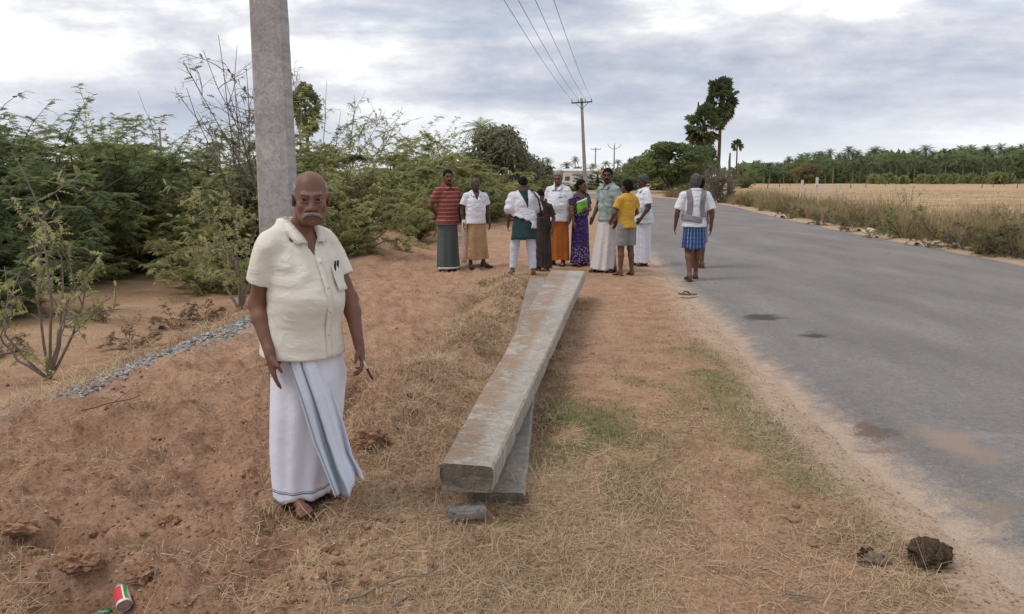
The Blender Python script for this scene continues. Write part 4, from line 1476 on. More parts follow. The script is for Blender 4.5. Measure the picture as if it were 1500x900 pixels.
def strips(base, d, L, W, curl, up0, tone, seg=2):
    """bent thin blades: base point, horizontal direction, length, width, curl, initial rise"""
    n = len(base)
    side = np.stack([-d[:, 1], d[:, 0], np.zeros(n)], 1)
    side = unit(side + rs.normal(0, .3, (n, 3)))
    P_ = [base]
    el = up0.copy()
    for s_ in range(seg):
        step = np.stack([d[:, 0] * np.cos(el), d[:, 1] * np.cos(el), np.sin(el)], 1) * (L / seg)[:, None]
        P_.append(P_[-1] + step)
        el = el - curl
        ca = rs.normal(0, .35, n)
        d = np.stack([d[:, 0] * np.cos(ca) - d[:, 1] * np.sin(ca), d[:, 0] * np.sin(ca) + d[:, 1] * np.cos(ca)], 1)
    V, F = [], []
    w = W[:, None] * .5
    V = [P_[0] - side * w, P_[0] + side * w]
    for s_ in range(1, seg):
        V += [P_[s_] - side * w * .8, P_[s_] + side * w * .8]
    V.append(P_[seg])
    K = len(V)
    V = np.stack(V, 1).reshape(-1, 3)
    b = np.arange(n)[:, None] * K
    F = []
    for s_ in range(seg - 1):
        F += [b + np.array([[2 * s_, 2 * s_ + 1, 2 * s_ + 3]]), b + np.array([[2 * s_, 2 * s_ + 3, 2 * s_ + 2]])]
    F += [b + np.array([[2 * seg - 2, 2 * seg - 1, 2 * seg]])]
    return V, np.concatenate(F), np.repeat(tone, K)


straw_m = M_leaf('straw', (.24, .155, .088), (.66, .50, .32), .1)
grass_m = M_leaf('grass', (.09, .11, .04), (.34, .33, .15), .2)
x, y = sample_verge(150000)
cl = fbm(x * 1.6, y * 1.6, 4, 3) + .45 * np.exp(-((x + .25 - .12 * (y - 5)) / .75) ** 2) - .35 * np.exp(-((x - 1.35) / .55) ** 2) - .34 * sm(-.5, -1.5, x)
keep = (cl + rs.normal(0, .35, len(x)) > .18) & ~on_bed(x, y) & (x > bank(y) - 2.5)
x, y = x[keep][:85000], y[keep][:85000]
n = len(x)
a = rs.uniform(0, 2 * math.pi, n)
base = np.stack([x, y, G(x, y) + rs.uniform(.0, .012, n)], 1)
fl_ = rs.uniform(0, 1, n)
up0 = np.where(fl_ < .75, rs.uniform(-.02, .22, n), rs.uniform(.3, 1.2, n))
V, F, T = strips(base, np.stack([np.cos(a), np.sin(a)], 1), rs.uniform(.03, .16, n) * np.where(rs.uniform(0, 1, n) < .06, 1.9, 1), rs.uniform(.0014, .0034, n) * np.clip(y / 4, 1, 3),
                 rs.uniform(.0, .5, n), up0, np.clip(rs.normal(.5, .25, n), 0, 1))
tag(link('dry_straw', npmesh('dry_straw', V, F, False, {'tone': T}), straw_m), 'dry straw scattered over the verge', 'straw', kind='stuff')

# matted tufts of pulled grass: beside the poles, round the pits, in the left foreground
cen = []
for k in range(230):
    t = rs.uniform(0, 1)
    cx = -.85 + .95 * t + rs.normal(-.1, .22)
    cy = 4.0 + 8.3 * t
    cen.append((cx, cy, rs.uniform(.07, .16)))
for k in range(110):
    cen.append((rs.uniform(-2.6, .3), rs.uniform(2.2, 6.5), rs.uniform(.04, .12)))
for k in range(60):
    cen.append((-.75 + rs.normal(0, .35), 4.3 + rs.normal(0, .45), rs.uniform(.06, .14)))
for k in range(70):
    q = rs.uniform(5.5, 13)
    cen.append((float(bank(q)) - rs.uniform(.1, 1.2), q, rs.uniform(.1, .25)))
for k in range(46):           # grass caught along both sides of the lying poles
    q = rs.uniform(0, 1)
    pc = na * (1 - q) + nb_ * q
    cen.append((pc[0] + rs.choice([-.22, .24]) + rs.normal(0, .05), pc[1], rs.uniform(.06, .12)))
bx, by, bl, bo = [], [], [], []
for cx, cy, s_ in cen:
    m = 55
    bx.append(cx + rs.normal(0, s_ * .5, m))
    by.append(cy + rs.normal(0, s_ * .5, m))
    bl.append(rs.uniform(.7, 1.8, m) * s_)
    bo.append(np.full(m, rs.uniform(.2, .8)))
x, y, L, o_ = (np.concatenate(q) for q in (bx, by, bl, bo))
n = len(x)
a = rs.uniform(0, 2 * math.pi, n)
V, F, T = strips(np.stack([x, y, G(x, y) - .01], 1), np.stack([np.cos(a), np.sin(a)], 1), L, rs.uniform(.0016, .0038, n) * np.clip(y / 4, 1, 2.6), rs.uniform(.4, 1.0, n), rs.uniform(.1, 1.3, n),
                 np.clip(o_ + rs.normal(0, .25, n), 0, 1), 3)
tag(link('dry_tufts', npmesh('dry_tufts', V, F, False, {'tone': T}), straw_m), 'matted tufts of dry pulled grass', 'dry grass', kind='stuff')

# short green grass
x = np.concatenate([rs.normal(.42, .36, 14000), rs.normal(1.72, .24, 9000), rs.normal(1.0, .5, 6000)])
y = np.concatenate([rs.normal(4.6, .75, 14000), rs.uniform(3.2, 8.5, 9000), rs.normal(5.6, .8, 6000)])
keep = (fbm(x * 3, y * 3, 9, 3) + rs.normal(0, .3, len(x)) > -.2) & ~on_bed(x, y) & (y > 2.4)
# keep clear of the poles
x, y = x[keep], y[keep]
n = len(x)
a = rs.uniform(0, 2 * math.pi, n)
V, F, T = strips(np.stack([x, y, G(x, y) - .004], 1), np.stack([np.cos(a), np.sin(a)], 1), rs.uniform(.02, .07, n), rs.uniform(.002, .004, n), rs.uniform(.2, .8, n), rs.uniform(.3, 1.2, n),
                 np.clip(rs.normal(.45, .28, n), 0, 1))
tag(link('green_grass', npmesh('green_grass', V, F, False, {'tone': T}), grass_m), 'sparse short green grass right of the lying poles', 'grass', kind='stuff')


def scatter_lumps(name, x, y, size, mat, label, seed, squash=.7, lift=.2):
    import bmesh
    bm = bmesh.new()
    bmesh.ops.create_icosphere(bm, subdivisions=1, radius=1)
    ico = np.array([v.co for v in bm.verts])
    fc = np.array([[v.index for v in f.verts] for f in bm.faces])
    bm.free()
    n = len(x)
    r = np.random.default_rng(seed)
    D = 1 + r.uniform(-.35, .35, (n, len(ico), 1))
    S = size[:, None, None] * (np.array((1, 1, squash))[None, None] * r.uniform(.7, 1.3, (n, 1, 3)))
    V = ico[None] * D * S
    V += np.stack([x, y, G(x, y) + size * lift], 1)[:, None]
    F = (np.arange(n)[:, None, None] * len(ico) + fc[None]).reshape(-1, 3)
    o = link(name, npmesh(name, V.reshape(-1, 3), F, False), mat)
    return tag(o, label, name.replace('_', ' '), kind='stuff')


x, y = sample_verge(17000, 1.9, 14)
keep = ~on_bed(x, y) & (fbm(x * 1.2, y * 1.2, 8, 3) + .5 * (x < -.4) + rs.normal(0, .3, len(x)) > .12)
x, y = x[keep], y[keep]
scatter_lumps('soil_clods', x, y, rs.uniform(.002, .009, len(x)) * np.where(rs.uniform(0, 1, len(x)) < .05, 3.2, 1), soilclod, 'crumbled clods of red soil', 31)
x, y = sample_verge(2600, 1.9, 14)
keep = ~on_bed(x, y)
x, y = x[keep], y[keep]
scatter_lumps('pebbles', x, y, rs.uniform(.002, .008, len(x)), M_plain('pebble', (.40, .33, .27), .9, .4, 30, .2), 'small pale pebbles on the verge', 32)
# gravel strip along the foot of the verge
y = rs.uniform(5.6, 11.6, 5200)
x = bank(y) - .15 + rs.normal(0, .17, len(y)) * (.6 + .06 * y)
gm, t, b = newmat('crushed_stone')
gi = N(t, 'ShaderNodeNewGeometry').outputs['Random Per Island']
t.links.new(ramp(t, gi, [(0, (.13, .12, .115)), (.5, (.28, .265, .25)), (.85, (.40, .38, .36)), (1, (.50, .48, .45))]), b.inputs['Base Color'])
scatter_lumps('gravel_strip', x, y, rs.uniform(.006, .021, len(x)), gm, 'strip of grey crushed stone below the verge', 33)
# grit along the road edge
y = 2.4 + rs.uniform(0, 1, 2600) ** 1.6 * 18
x = rl(y) + rs.normal(.12, .28, len(y))
scatter_lumps('road_grit', x, y, rs.uniform(.002, .007, len(x)), M_plain('grit', (.30, .235, .18), .9, .4, 30, .2), 'loose grit along the left edge of the road', 34, lift=.9)

# weeds on the right road edge
n = 62000
y = 11 + rs.uniform(0, 1, n) ** 1.5 * 55
off = np.abs(rs.normal(0, 1.9, n)) + .75 + .25 * fbm(y * .8, 2.0, 0, 2)
x = np.interp(y, RR[:, 1], RR[:, 0]) + off
dens = fbm(x * .55, y * .55, 6, 3)
keep = dens + rs.normal(0, .3, n) > -.25
x, y, dens = x[keep], y[keep], dens[keep]
n = len(x)
a = rs.uniform(0, 2 * math.pi, n)
hgt = np.clip(.55 + .5 * fbm(x * .45, y * .45, 1, 3), .15, 1.2) * rs.uniform(.5, 1.45, n)
weed_m = M_leaf('weed', (.145, .13, .055), (.46, .345, .20), .25)
tn = np.clip(.5 + .6 * fbm(x * .45, y * .45, 12, 3) + rs.normal(0, .25, n), 0, 1)
V, F, T = strips(np.stack([x, y, G(x, y) - .02], 1), np.stack([np.cos(a), np.sin(a)], 1), hgt, rs.uniform(.006, .013, n) * np.clip(y / 22, 1, 2.2), rs.uniform(.02, .3, n), rs.uniform(1.0, 1.5, n), tn, 3)
tag(link('dry_weeds', npmesh('dry_weeds', V, F, False, {'tone': T}), weed_m), 'tall dry weeds and grass along the right side of the road', 'weeds', kind='stuff')
# sparse stubble over the field and the low ground on the left
n = 22000
y = 14 + rs.uniform(0, 1, n) ** 1.8 * 150
x = np.interp(y, RR[:, 1], RR[:, 0]) + 3 + rs.uniform(0, 1, n) * (y * .55)
a = rs.uniform(0, 2 * math.pi, n)
V, F, T = strips(np.stack([x, y, G(x, y) - .01], 1), np.stack([np.cos(a), np.sin(a)], 1), rs.uniform(.08, .25, n), rs.uniform(.01, .02, n) * np.clip(y / 30, 1, 4), rs.uniform(.1, .5, n), rs.uniform(.5, 1.4, n), rs.uniform(.3, 1, n))
tag(link('field_stubble', npmesh('field_stubble', V, F, False, {'tone': T}), straw_m), 'dry stubble over the harvested field', 'stubble', kind='stuff')
more = []
for i in range(26):
    px = 1090 + 16.5 * i
    more.append((px, float(np.interp(px, [1075, 1150, 1300, 1500], [298, 315, 345, 377])) - rs.uniform(0, 8), float(np.interp(px, [1075, 1300, 1520], [285, 305, 312])) + rs.uniform(-8, 10), (leaf_brown, leaf_grey, leaf_olive, leaf_brown)[i % 4], None))
weeds = [(1316, 350, 272, leaf_mid, 'dark leafy green weed bush standing over the dry roadside weeds'), (1395, 366, 318, leaf_grey, 'greyish weed bush right of the dark leafy one'),
         (1350, 362, 315, leaf_brown, 'brownish low weed bush just right of the dark leafy one'), (1430, 372, 300, leaf_brown, 'brown weed bush near the right edge'),
         (1475, 380, 296, leaf_brown, 'dry brown weed bush at the very right edge'), (1240, 340, 302, leaf_brown, 'brown weed bush left of the larger pale stone'),
         (1195, 330, 292, leaf_grey, 'grey-green weed bush below the white field posts'), (1150, 320, 286, leaf_brown, 'low brown weed bush near the far bend'),
         (1110, 309, 278, leaf_olive, 'olive weed bush closest to the leafless brush at the bend'), (1085, 303, 279, leaf_brown, 'small weed bush beside the leafless brush'),
         (1270, 350, 322, leaf_olive, 'small green weed right behind the larger pale stone'), (1455, 375, 335, leaf_grey, 'low grey weed at the road edge near the right border')]
for i, (px, py, ty, lm, lab) in enumerate(weeds + more):
    lab = lab or 'low mixed dry weed bush in the band of weeds along the right road edge'
    p = P(px, py)
    h = at(px, ty, p[1])[2]
    k = h / 2.4
    plant('weed_bush', TBs[0], TBs[1], p + np.array((.25, .2, 0)), (k * (.62 if i == 0 else .8), k * (.62 if i == 0 else .8), k), i * 1.3, lab, 'weed', 'weed bushes along the road', lm, tn='stems')
# small dry weeds on the low ground at the left
for i, (px, py, ty, lab) in enumerate(((195, 512, 455, 'dry yellow weed tuft beside the gravel strip'), (150, 470, 440, 'small dry weed on bare soil left of the gravel strip'), (255, 480, 430, 'pale dry weed under the olive bush'),
                                       (300, 470, 420, 'dry weed left of the slanting sapling'), (12, 520, 470, 'low dry weed at the left edge below the sapling'))):
    p = PG(px, py)
    h = at(px, ty, p[1])[2] - p[2]
    k = max(.15, h / 2.4)
    plant('dry_weed', TBs[0], TBs[1], p, (k * .9, k * .9, k), i * 1.9, lab, 'weed', 'dry weeds below the verge', leaf_dry, tn='stems')
# fallen twigs
for i, (px, py, L, az, lab) in enumerate(((500, 890, .5, .3, 'long crooked dry twig in the foreground straw'), (720, 870, .35, .9, 'thin bent twig on bare soil in the middle foreground'), (1150, 875, .15, -.4, 'tiny twig on the soil near the dung'),
                                          (640, 720, .4, 1.2, 'dry twig left of the near end of the poles'), (120, 605, .45, .1, 'dark twig heap piece in the left soil'), (230, 860, .25, 1.9, 'pale twig leaning over the crushed can'), (575, 895, .12, .5, 'short pale twig at the bottom edge'))):
    p = PG(px, py)
    r = np.random.default_rng(50 + i)
    pts = curve((0, 0, .015), (math.cos(az), math.sin(az), .06), L, 7, r, .0, .25)
    pts[:, 2] = .012 + np.abs(pts[:, 2]) * .4
    mb = MB().tube(pts, np.linspace(.005, .0025, 8), 5)
    mb.tube(curve(pts[4], unit(pts[5] - pts[3] + np.array((.05, .09, .04))), L * .4, 4, r, 0, .2), np.linspace(.003, .0015, 5), 4)
    tag(mb.build('dry_twig', bark_grey if i != 4 else bark, None, True, p), lab, 'twig')

# ================================================================== people
class Grid:
    """signed distance field on a rectilinear grid; smooth unions, cuts; surface by dual (surface net) extraction"""

    def __init__(s, x, y, z):
        s.ax = [np.asarray(a, np.float32) for a in (x, y, z)]
        s.D = np.full([len(a) for a in s.ax], 9.0, np.float32)

    def _sl(s, lo, hi):
        sl, gs = [], []
        for a, l, h in zip(s.ax, lo, hi):
            i0, i1 = np.searchsorted(a, l) - 2, np.searchsorted(a, h) + 2
            i0, i1 = max(0, i0), min(len(a), i1)
            sl.append(slice(i0, i1))
            gs.append(a[i0:i1])
        return tuple(sl), np.meshgrid(*gs, indexing='ij', sparse=True)

    def comb(s, sl, d, k, op):
        a = s.D[sl]
        if op == 'sub':
            d = -d
            h = np.maximum(k - np.abs(a - d), 0)
            s.D[sl] = np.maximum(a, d) + h * h * .25 / max(k, 1e-6)
        else:
            h = np.maximum(k - np.abs(a - d), 0)
            s.D[sl] = np.minimum(a, d) - h * h * .25 / max(k, 1e-6)

    def rc(s, a, b, ra, rb, k=.02, op='u', cuts=(), sq=None):
        """tapered capsule from a to b; cuts: (point, outward normal); sq: flattening (axis, factor)"""
        a, b = np.asarray(a, float), np.asarray(b, float)
        m = max(ra, rb) * (1.7 if sq else 1) + k + .012
        sl, (X, Y, Z) = s._sl(np.minimum(a, b) - m, np.maximum(a, b) + m)
        if 0 in s.D[sl].shape:
            return s
        v = b - a
        L2 = max(1e-9, v @ v)
        px, py, pz = X - a[0], Y - a[1], Z - a[2]
        t = np.clip((px * v[0] + py * v[1] + pz * v[2]) / L2, 0, 1)
        qx, qy, qz = px - t * v[0], py - t * v[1], pz - t * v[2]
        if sq:
            ax, f = np.asarray(sq[0], float), sq[1]
            dt = (qx * ax[0] + qy * ax[1] + qz * ax[2])
            q2 = qx * qx + qy * qy + qz * qz + dt * dt * (f * f - 1)
        else:
            q2 = qx * qx + qy * qy + qz * qz
        d = np.sqrt(q2) - (ra + (rb - ra) * t)
        for p, n in cuts:
            d = np.maximum(d, (X - p[0]) * n[0] + (Y - p[1]) * n[1] + (Z - p[2]) * n[2])
        s.comb(sl, d.astype(np.float32), k, op)
        return s

    def ell(s, c, r, k=.03, op='u', R=None, cuts=()):
        c, r = np.asarray(c, float), np.asarray(r, float)
        m = max(r) + k + .012
        sl, (X, Y, Z) = s._sl(c - m, c + m)
        if 0 in s.D[sl].shape:
            return s
        p = [X - c[0], Y - c[1], Z - c[2]]
        if R is not None:
            p = [R[0][i] * p[0] + R[1][i] * p[1] + R[2][i] * p[2] for i in range(3)]
        k0 = np.sqrt((p[0] / r[0]) ** 2 + (p[1] / r[1]) ** 2 + (p[2] / r[2]) ** 2)
        k1 = np.sqrt((p[0] / r[0] ** 2) ** 2 + (p[1] / r[1] ** 2) ** 2 + (p[2] / r[2] ** 2) ** 2) + 1e-9
        d = k0 * (k0 - 1) / k1
        for q, n in cuts:
            d = np.maximum(d, (X - q[0]) * n[0] + (Y - q[1]) * n[1] + (Z - q[2]) * n[2])
        s.comb(sl, d.astype(np.float32), k, op)
        return s

    def stack(s, secs, k=.02, op='u', fn=None):
        """body of elliptical sections: rows of (z, cx, cy, rx, ry)"""
        secs = sorted(secs)
        S = np.array(secs, float)
        m = S[:, 3:].max() + k + .02
        lo = (S[:, 1].min() - m, S[:, 2].min() - m, S[0, 0] - k)
        hi = (S[:, 1].max() + m, S[:, 2].max() + m, S[-1, 0] + k)
        sl, (X, Y, Z) = s._sl(lo, hi)
        zz_ = np.clip(Z.ravel(), S[0, 0], S[-1, 0])
        # smooth interpolation (pchip-like: linear then blurred)
        fine = np.linspace(S[0, 0], S[-1, 0], 200)
        out = []
        for i in range(1, 5):
            v = np.interp(fine, S[:, 0], S[:, i])
            for _ in range(6):
                w = np.pad(v, 4, mode='edge')
                v = np.convolve(w, np.ones(9) / 9, 'valid')
            out.append(np.interp(zz_, fine, v)[None, None, :])
        cx, cy, rx, ry = out
        if fn is not None:
            th = np.arctan2(Y - cy, X - cx)
            sc = fn(th, Z)
        else:
            sc = 1.0
        k0 = np.sqrt(((X - cx) / (rx * sc)) ** 2 + ((Y - cy) / (ry * sc)) ** 2)
        k1 = np.sqrt(((X - cx) / (rx * sc) ** 2) ** 2 + ((Y - cy) / (ry * sc) ** 2) ** 2) + 1e-9
        d = k0 * (k0 - 1) / k1
        d = np.maximum(d, np.maximum(S[0, 0] - Z, Z - S[-1, 0]))
        s.comb(sl, d.astype(np.float32), k, op)
        return s

    def cut(s, fn):
        X, Y, Z = np.meshgrid(*s.ax, indexing='ij', sparse=True)
        s.D = np.maximum(s.D, fn(X, Y, Z)).astype(np.float32)
        return s

    def surface(s, smooth=1):
        D = s.D.copy()
        for ax in range(3):
            sl = [slice(None)] * 3
            for e in (0, -1):
                sl[ax] = e
                D[tuple(sl)] = np.maximum(D[tuple(sl)], 1e-3)
        I = D < 0
        c = np.zeros([n - 1 for n in D.shape], np.int8)
        offs = [(i, j, k) for i in (0, 1) for j in (0, 1) for k in (0, 1)]
        for i, j, k in offs:
            c += I[i:i + c.shape[0], j:j + c.shape[1], k:k + c.shape[2]]
        idx = np.array(np.nonzero((c > 0) & (c < 8)))
        nV = idx.shape[1]
        vid = np.full(c.shape, -1, np.int64)
        vid[tuple(idx)] = np.arange(nV)
        acc = np.zeros((nV, 3))
        cnt = np.zeros(nV)
        for a in offs:
            for ax in range(3):
                if a[ax]:
                    continue
                b = list(a)
                b[ax] = 1
                ia = [idx[q] + a[q] for q in range(3)]
                ib = [idx[q] + b[q] for q in range(3)]
                da, db = D[tuple(ia)], D[tuple(ib)]
                ok = (da < 0) != (db < 0)
                t = np.where(ok, da / np.where(da == db, 1, da - db), 0)
                for q in range(3):
                    pa, pb = s.ax[q][ia[q]], s.ax[q][ib[q]]
                    acc[:, q] += np.where(ok, pa + (pb - pa) * t, 0)
                cnt += ok
        V = acc / cnt[:, None]
        Fs = []
        for ax in range(3):
            o1, o2 = [(1, 2), (2, 0), (0, 1)][ax]
            sa = [slice(1, -1)] * 3
            sa[ax] = slice(0, -1)
            sb = [slice(1, -1)] * 3
            sb[ax] = slice(1, None)
            A, B = I[tuple(sa)], I[tuple(sb)]
            e = np.array(np.nonzero(A != B))
            inside = A[tuple(e)]
            base = [e[q] + (0 if q == ax else 1) for q in range(3)]
            qd = []
            for d1, d2 in ((-1, -1), (0, -1), (0, 0), (-1, 0)):
                ii = [base[0].copy(), base[1].copy(), base[2].copy()]
                ii[o1] = ii[o1] + d1
                ii[o2] = ii[o2] + d2
                qd.append(vid[tuple(ii)])
            qd = np.stack(qd, 1)
            qd[~inside] = qd[~inside][:, ::-1]
            Fs.append(qd)
        F = np.concatenate(Fs)
        F = F[(F >= 0).all(1)]
        for _ in range(smooth):
            S = np.zeros_like(V)
            C = np.zeros(nV)
            for q in range(4):
                for w in (1, 3):
                    np.add.at(S, F[:, q], V[F[:, (q + w) % 4]])
                    np.add.at(C, F[:, q], 1)
            V = V * .5 + .5 * S / np.maximum(C, 1)[:, None]
        return V, F


def axis(spans):
    out = []
    for a, b, h in spans:
        out.append(np.arange(a, b - h * .5, h))
    return np.concatenate(out + [[spans[-1][1]]])


def rotz(a):
    return np.array([[math.cos(a), -math.sin(a), 0], [math.sin(a), math.cos(a), 0], [0, 0, 1]])


def rotx(a):
    return np.array([[1, 0, 0], [0, math.cos(a), -math.sin(a)], [0, math.sin(a), math.cos(a)]])


def roty(a):
    return np.array([[math.cos(a), 0, math.sin(a)], [0, 1, 0], [-math.sin(a), 0, math.cos(a)]])


def skin_mat(name, c):
    m, t, b = newmat(name)
    co = objco(t)
    n = noise(t, co, 9, 5, .6)
    n2 = noise(t, co, 140, 3, .6)
    cc = ramp(t, n, [(.3, tuple(x * .78 for x in c)), (.7, tuple(x * 1.15 for x in c))])
    t.links.new(cc, b.inputs['Base Color'])
    b.inputs['Roughness'].default_value = .52
    b.inputs['Specular IOR Level'].default_value = .35
    b.inputs['Subsurface Weight'].default_value = .06
    b.inputs['Subsurface Radius'].default_value = (.012, .005, .003)
    bump(t, b, mth(t, 'ADD', mth(t, 'MULTIPLY', n2, .4), noise(t, co, 40, 4, .6)), .25, .004)
    return m


skins = {'brown': skin_mat('skin_brown', (.185, .088, .060)), 'dark': skin_mat('skin_dark', (.082, .042, .030)), 'mid': skin_mat('skin_mid', (.145, .068, .044))}
hair_black = M_plain('hair_black', (.007, .006, .006), .75, .3, 40, .6, 120, .12)
hair_grey = M_plain('hair_grey', (.25, .24, .23), .8, .35, 40, .7, 120, .2)
hair_salt = M_plain('hair_salt', (.085, .08, .078), .8, .5, 60, .7, 120, .2)
sandal_m = M_plain('sandal_leather', (.10, .045, .028), .7, .3, 20, .3, 80)
sandal_d = M_plain('sandal_dark', (.030, .024, .022), .7, .3, 20, .3, 80)
eye_w = M_plain('eye_white', (.26, .20, .17), .3, .05, 20, 0)
eye_d = M_plain('eye_iris', (.012, .008, .006), .15, .1, 20, 0)
lip_m = M_plain('lip', (.085, .034, .030), .6, .1, 20, .2)


def add_head(g, hc, Rh, q=1.0, fine=False):
    hc = np.asarray(hc, float)

    def T(x, y, z):
        return hc + q * (Rh @ np.array((x, y, z)))
    E = lambda c, r, k=.02, op='u', R=None: g.ell(T(*c), np.array(r) * q, k, op, Rh if R is None else Rh @ R)
    C = lambda a, b, ra, rb, k=.012, op='u': g.rc(T(*a), T(*b), ra * q, rb * q, k, op)
    E((0, .018, .030), (.074, .094, .086))
    E((0, -.028, -.03), (.062, .062, .080), .03)
    E((0, -.042, -.086), (.043, .044, .034), .03)
    C((-.052, .0, -.055), (-.028, -.055, -.095), .022, .022, .02)
    C((.052, .0, -.055), (.028, -.055, -.095), .022, .022, .02)
    E((0, -.078, -.102), (.018, .014, .014), .015)
    for sx in (-1, 1):
        E((sx * .031, -.094, -.002), (.019, .013, .011), .010, 'sub')
    C((-.040, -.076, .020), (-.010, -.090, .016), .008, .009, .014)
    C((.040, -.076, .020), (.010, -.090, .016), .008, .009, .014)
    C((0, -.088, .010), (0, -.108, -.036), .008, .0125, .014)
    E((0, -.112, -.042), (.012, .012, .010), .008)
    for sx in (-1, 1):
        E((sx * .014, -.100, -.045), (.0085, .011, .008), .006)
        E((sx * .042, -.060, -.036), (.020, .020, .020), .02)
        C((sx * .016, -.098, -.040), (sx * .036, -.082, -.075), .005, .006, .02)
        E((sx * .077, .012, -.012), (.009, .021, .032), .006, 'u', rotx(-.2) @ rotz(sx * .45))
        if fine:
            E((sx * .084, .006, -.010), (.006, .011, .018), .004, 'sub', rotx(-.2) @ rotz(sx * .45))
            E((sx * .0075, -.112, -.052), (.0035, .005, .004), .003, 'sub')
            C((sx * .017, -.0895, -.0105), (sx * .044, -.0795, -.0100), .0048, .0042, .006)     # lower lid
            C((sx * .016, -.0915, .0075), (sx * .046, -.0790, .0065), .0066, .0060, .006)       # upper lid
    C((-.022, -.088, -.070), (.022, -.088, -.070), .006, .006, .008)
    C((-.018, -.088, -.081), (.018, -.088, -.081), .007, .007, .008)
    if fine:
        C((-.023, -.099, -.0755), (.023, -.099, -.0755), .003, .003, .003, 'sub')
        for sx in (-1, 1):
            C((sx * .020, -.098, -.046), (sx * .034, -.086, -.074), .0028, .0022, .004, 'sub')   # folds beside the nose
        C((-.007, -.096, .012), (-.006, -.094, .028), .002, .002, .004, 'sub')
        C((.007, -.096, .012), (.006, -.094, .028), .002, .002, .004, 'sub')
    return T


def add_hand(g, w, d, n, thumb, q=1.0, curl=.35, spread=.0, k=.006):
    """w wrist, d along the hand, n palm normal, thumb: direction of the thumb side"""
    w, d, n, s = (np.asarray(v, float) for v in (w, d, n, thumb))
    d = unit(d)
    s = unit(s - d * (s @ d))
    n0 = np.cross(d, s)
    n = n0 if n0 @ n > 0 else -n0
    g.rc(w - d * .02 * q, w + d * .03 * q, .026 * q, .030 * q, .02, sq=(n, 1.45))
    R = np.stack([s, d, n], 1)
    g.ell(w + d * .052 * q, np.array((.041, .050, .0155)) * q, .015, 'u', R)
    for i, (o, L, r) in enumerate(((.030, .072, .0085), (.0105, .082, .0088), (-.0095, .076, .0084), (-.0285, .058, .0074))):
        p = w + (d * (.088 - .004 * abs(i - 1)) + s * o) * q
        a = curl * (.5 + .12 * i)
        dd = unit(d + s * spread * (1.5 - i))
        for j, f in enumerate((.45, .32, .25)):
            dd2 = dd * math.cos(a) + n * math.sin(a)
            p2 = p + dd2 * L * f * q
            g.rc(p, p2, r * q * (1 - .08 * j), r * q * (.94 - .1 * j), k)
            p, a = p2, a + curl * (.75 + .1 * i)
    p = w + (d * .022 + s * .030) * q
    p2 = p + unit(d * .8 + s * .55 + n * .35) * .040 * q
    p3 = p2 + unit(d * 1.0 + s * .08 + n * .45) * .034 * q
    g.rc(p, p2, .0125 * q, .0105 * q, .012)
    g.rc(p2, p3, .0102 * q, .0080 * q, k)


def lerp3(a, b, t):
    return np.asarray(a, float) * (1 - t) + np.asarray(b, float) * t


def paint_obj(name, VF, mat, parent, disp=None, smooth=True):
    V, F = VF
    if disp is not None:
        V = disp(V)
    return link(name, npmesh(name, V, F, smooth), mat, parent)


DEF = dict(h=1.68, yaw=0.0, headyaw=0.0, headpitch=0.0, headtilt=0.0, bend=0.0, shz=1.355, headoff=(0, 0, 0), fat=1.0, belly=0.0, shoulder=.185,
           elbow_R=(-.235, .03, 1.115), wrist_R=(-.245, -.04, .875), elbow_L=(.235, .03, 1.115), wrist_L=(.245, -.04, .875),
           hand_R=None, hand_L=None, thumb_R=(0, -1, 0), thumb_L=(0, -1, 0), palm_R=(1, 0, 0), palm_L=(-1, 0, 0), curl=.35, curl_L=None,
           knee_R=(-.09, -.015, .49), ankle_R=(-.10, .02, .085), knee_L=(.09, -.015, .49), ankle_L=(.10, .02, .085), toe_R=-.15, toe_L=.15,
           skin='mid', res=.010, fine=False, hair='short', hairmat=None, moustache=None, head=1.0)


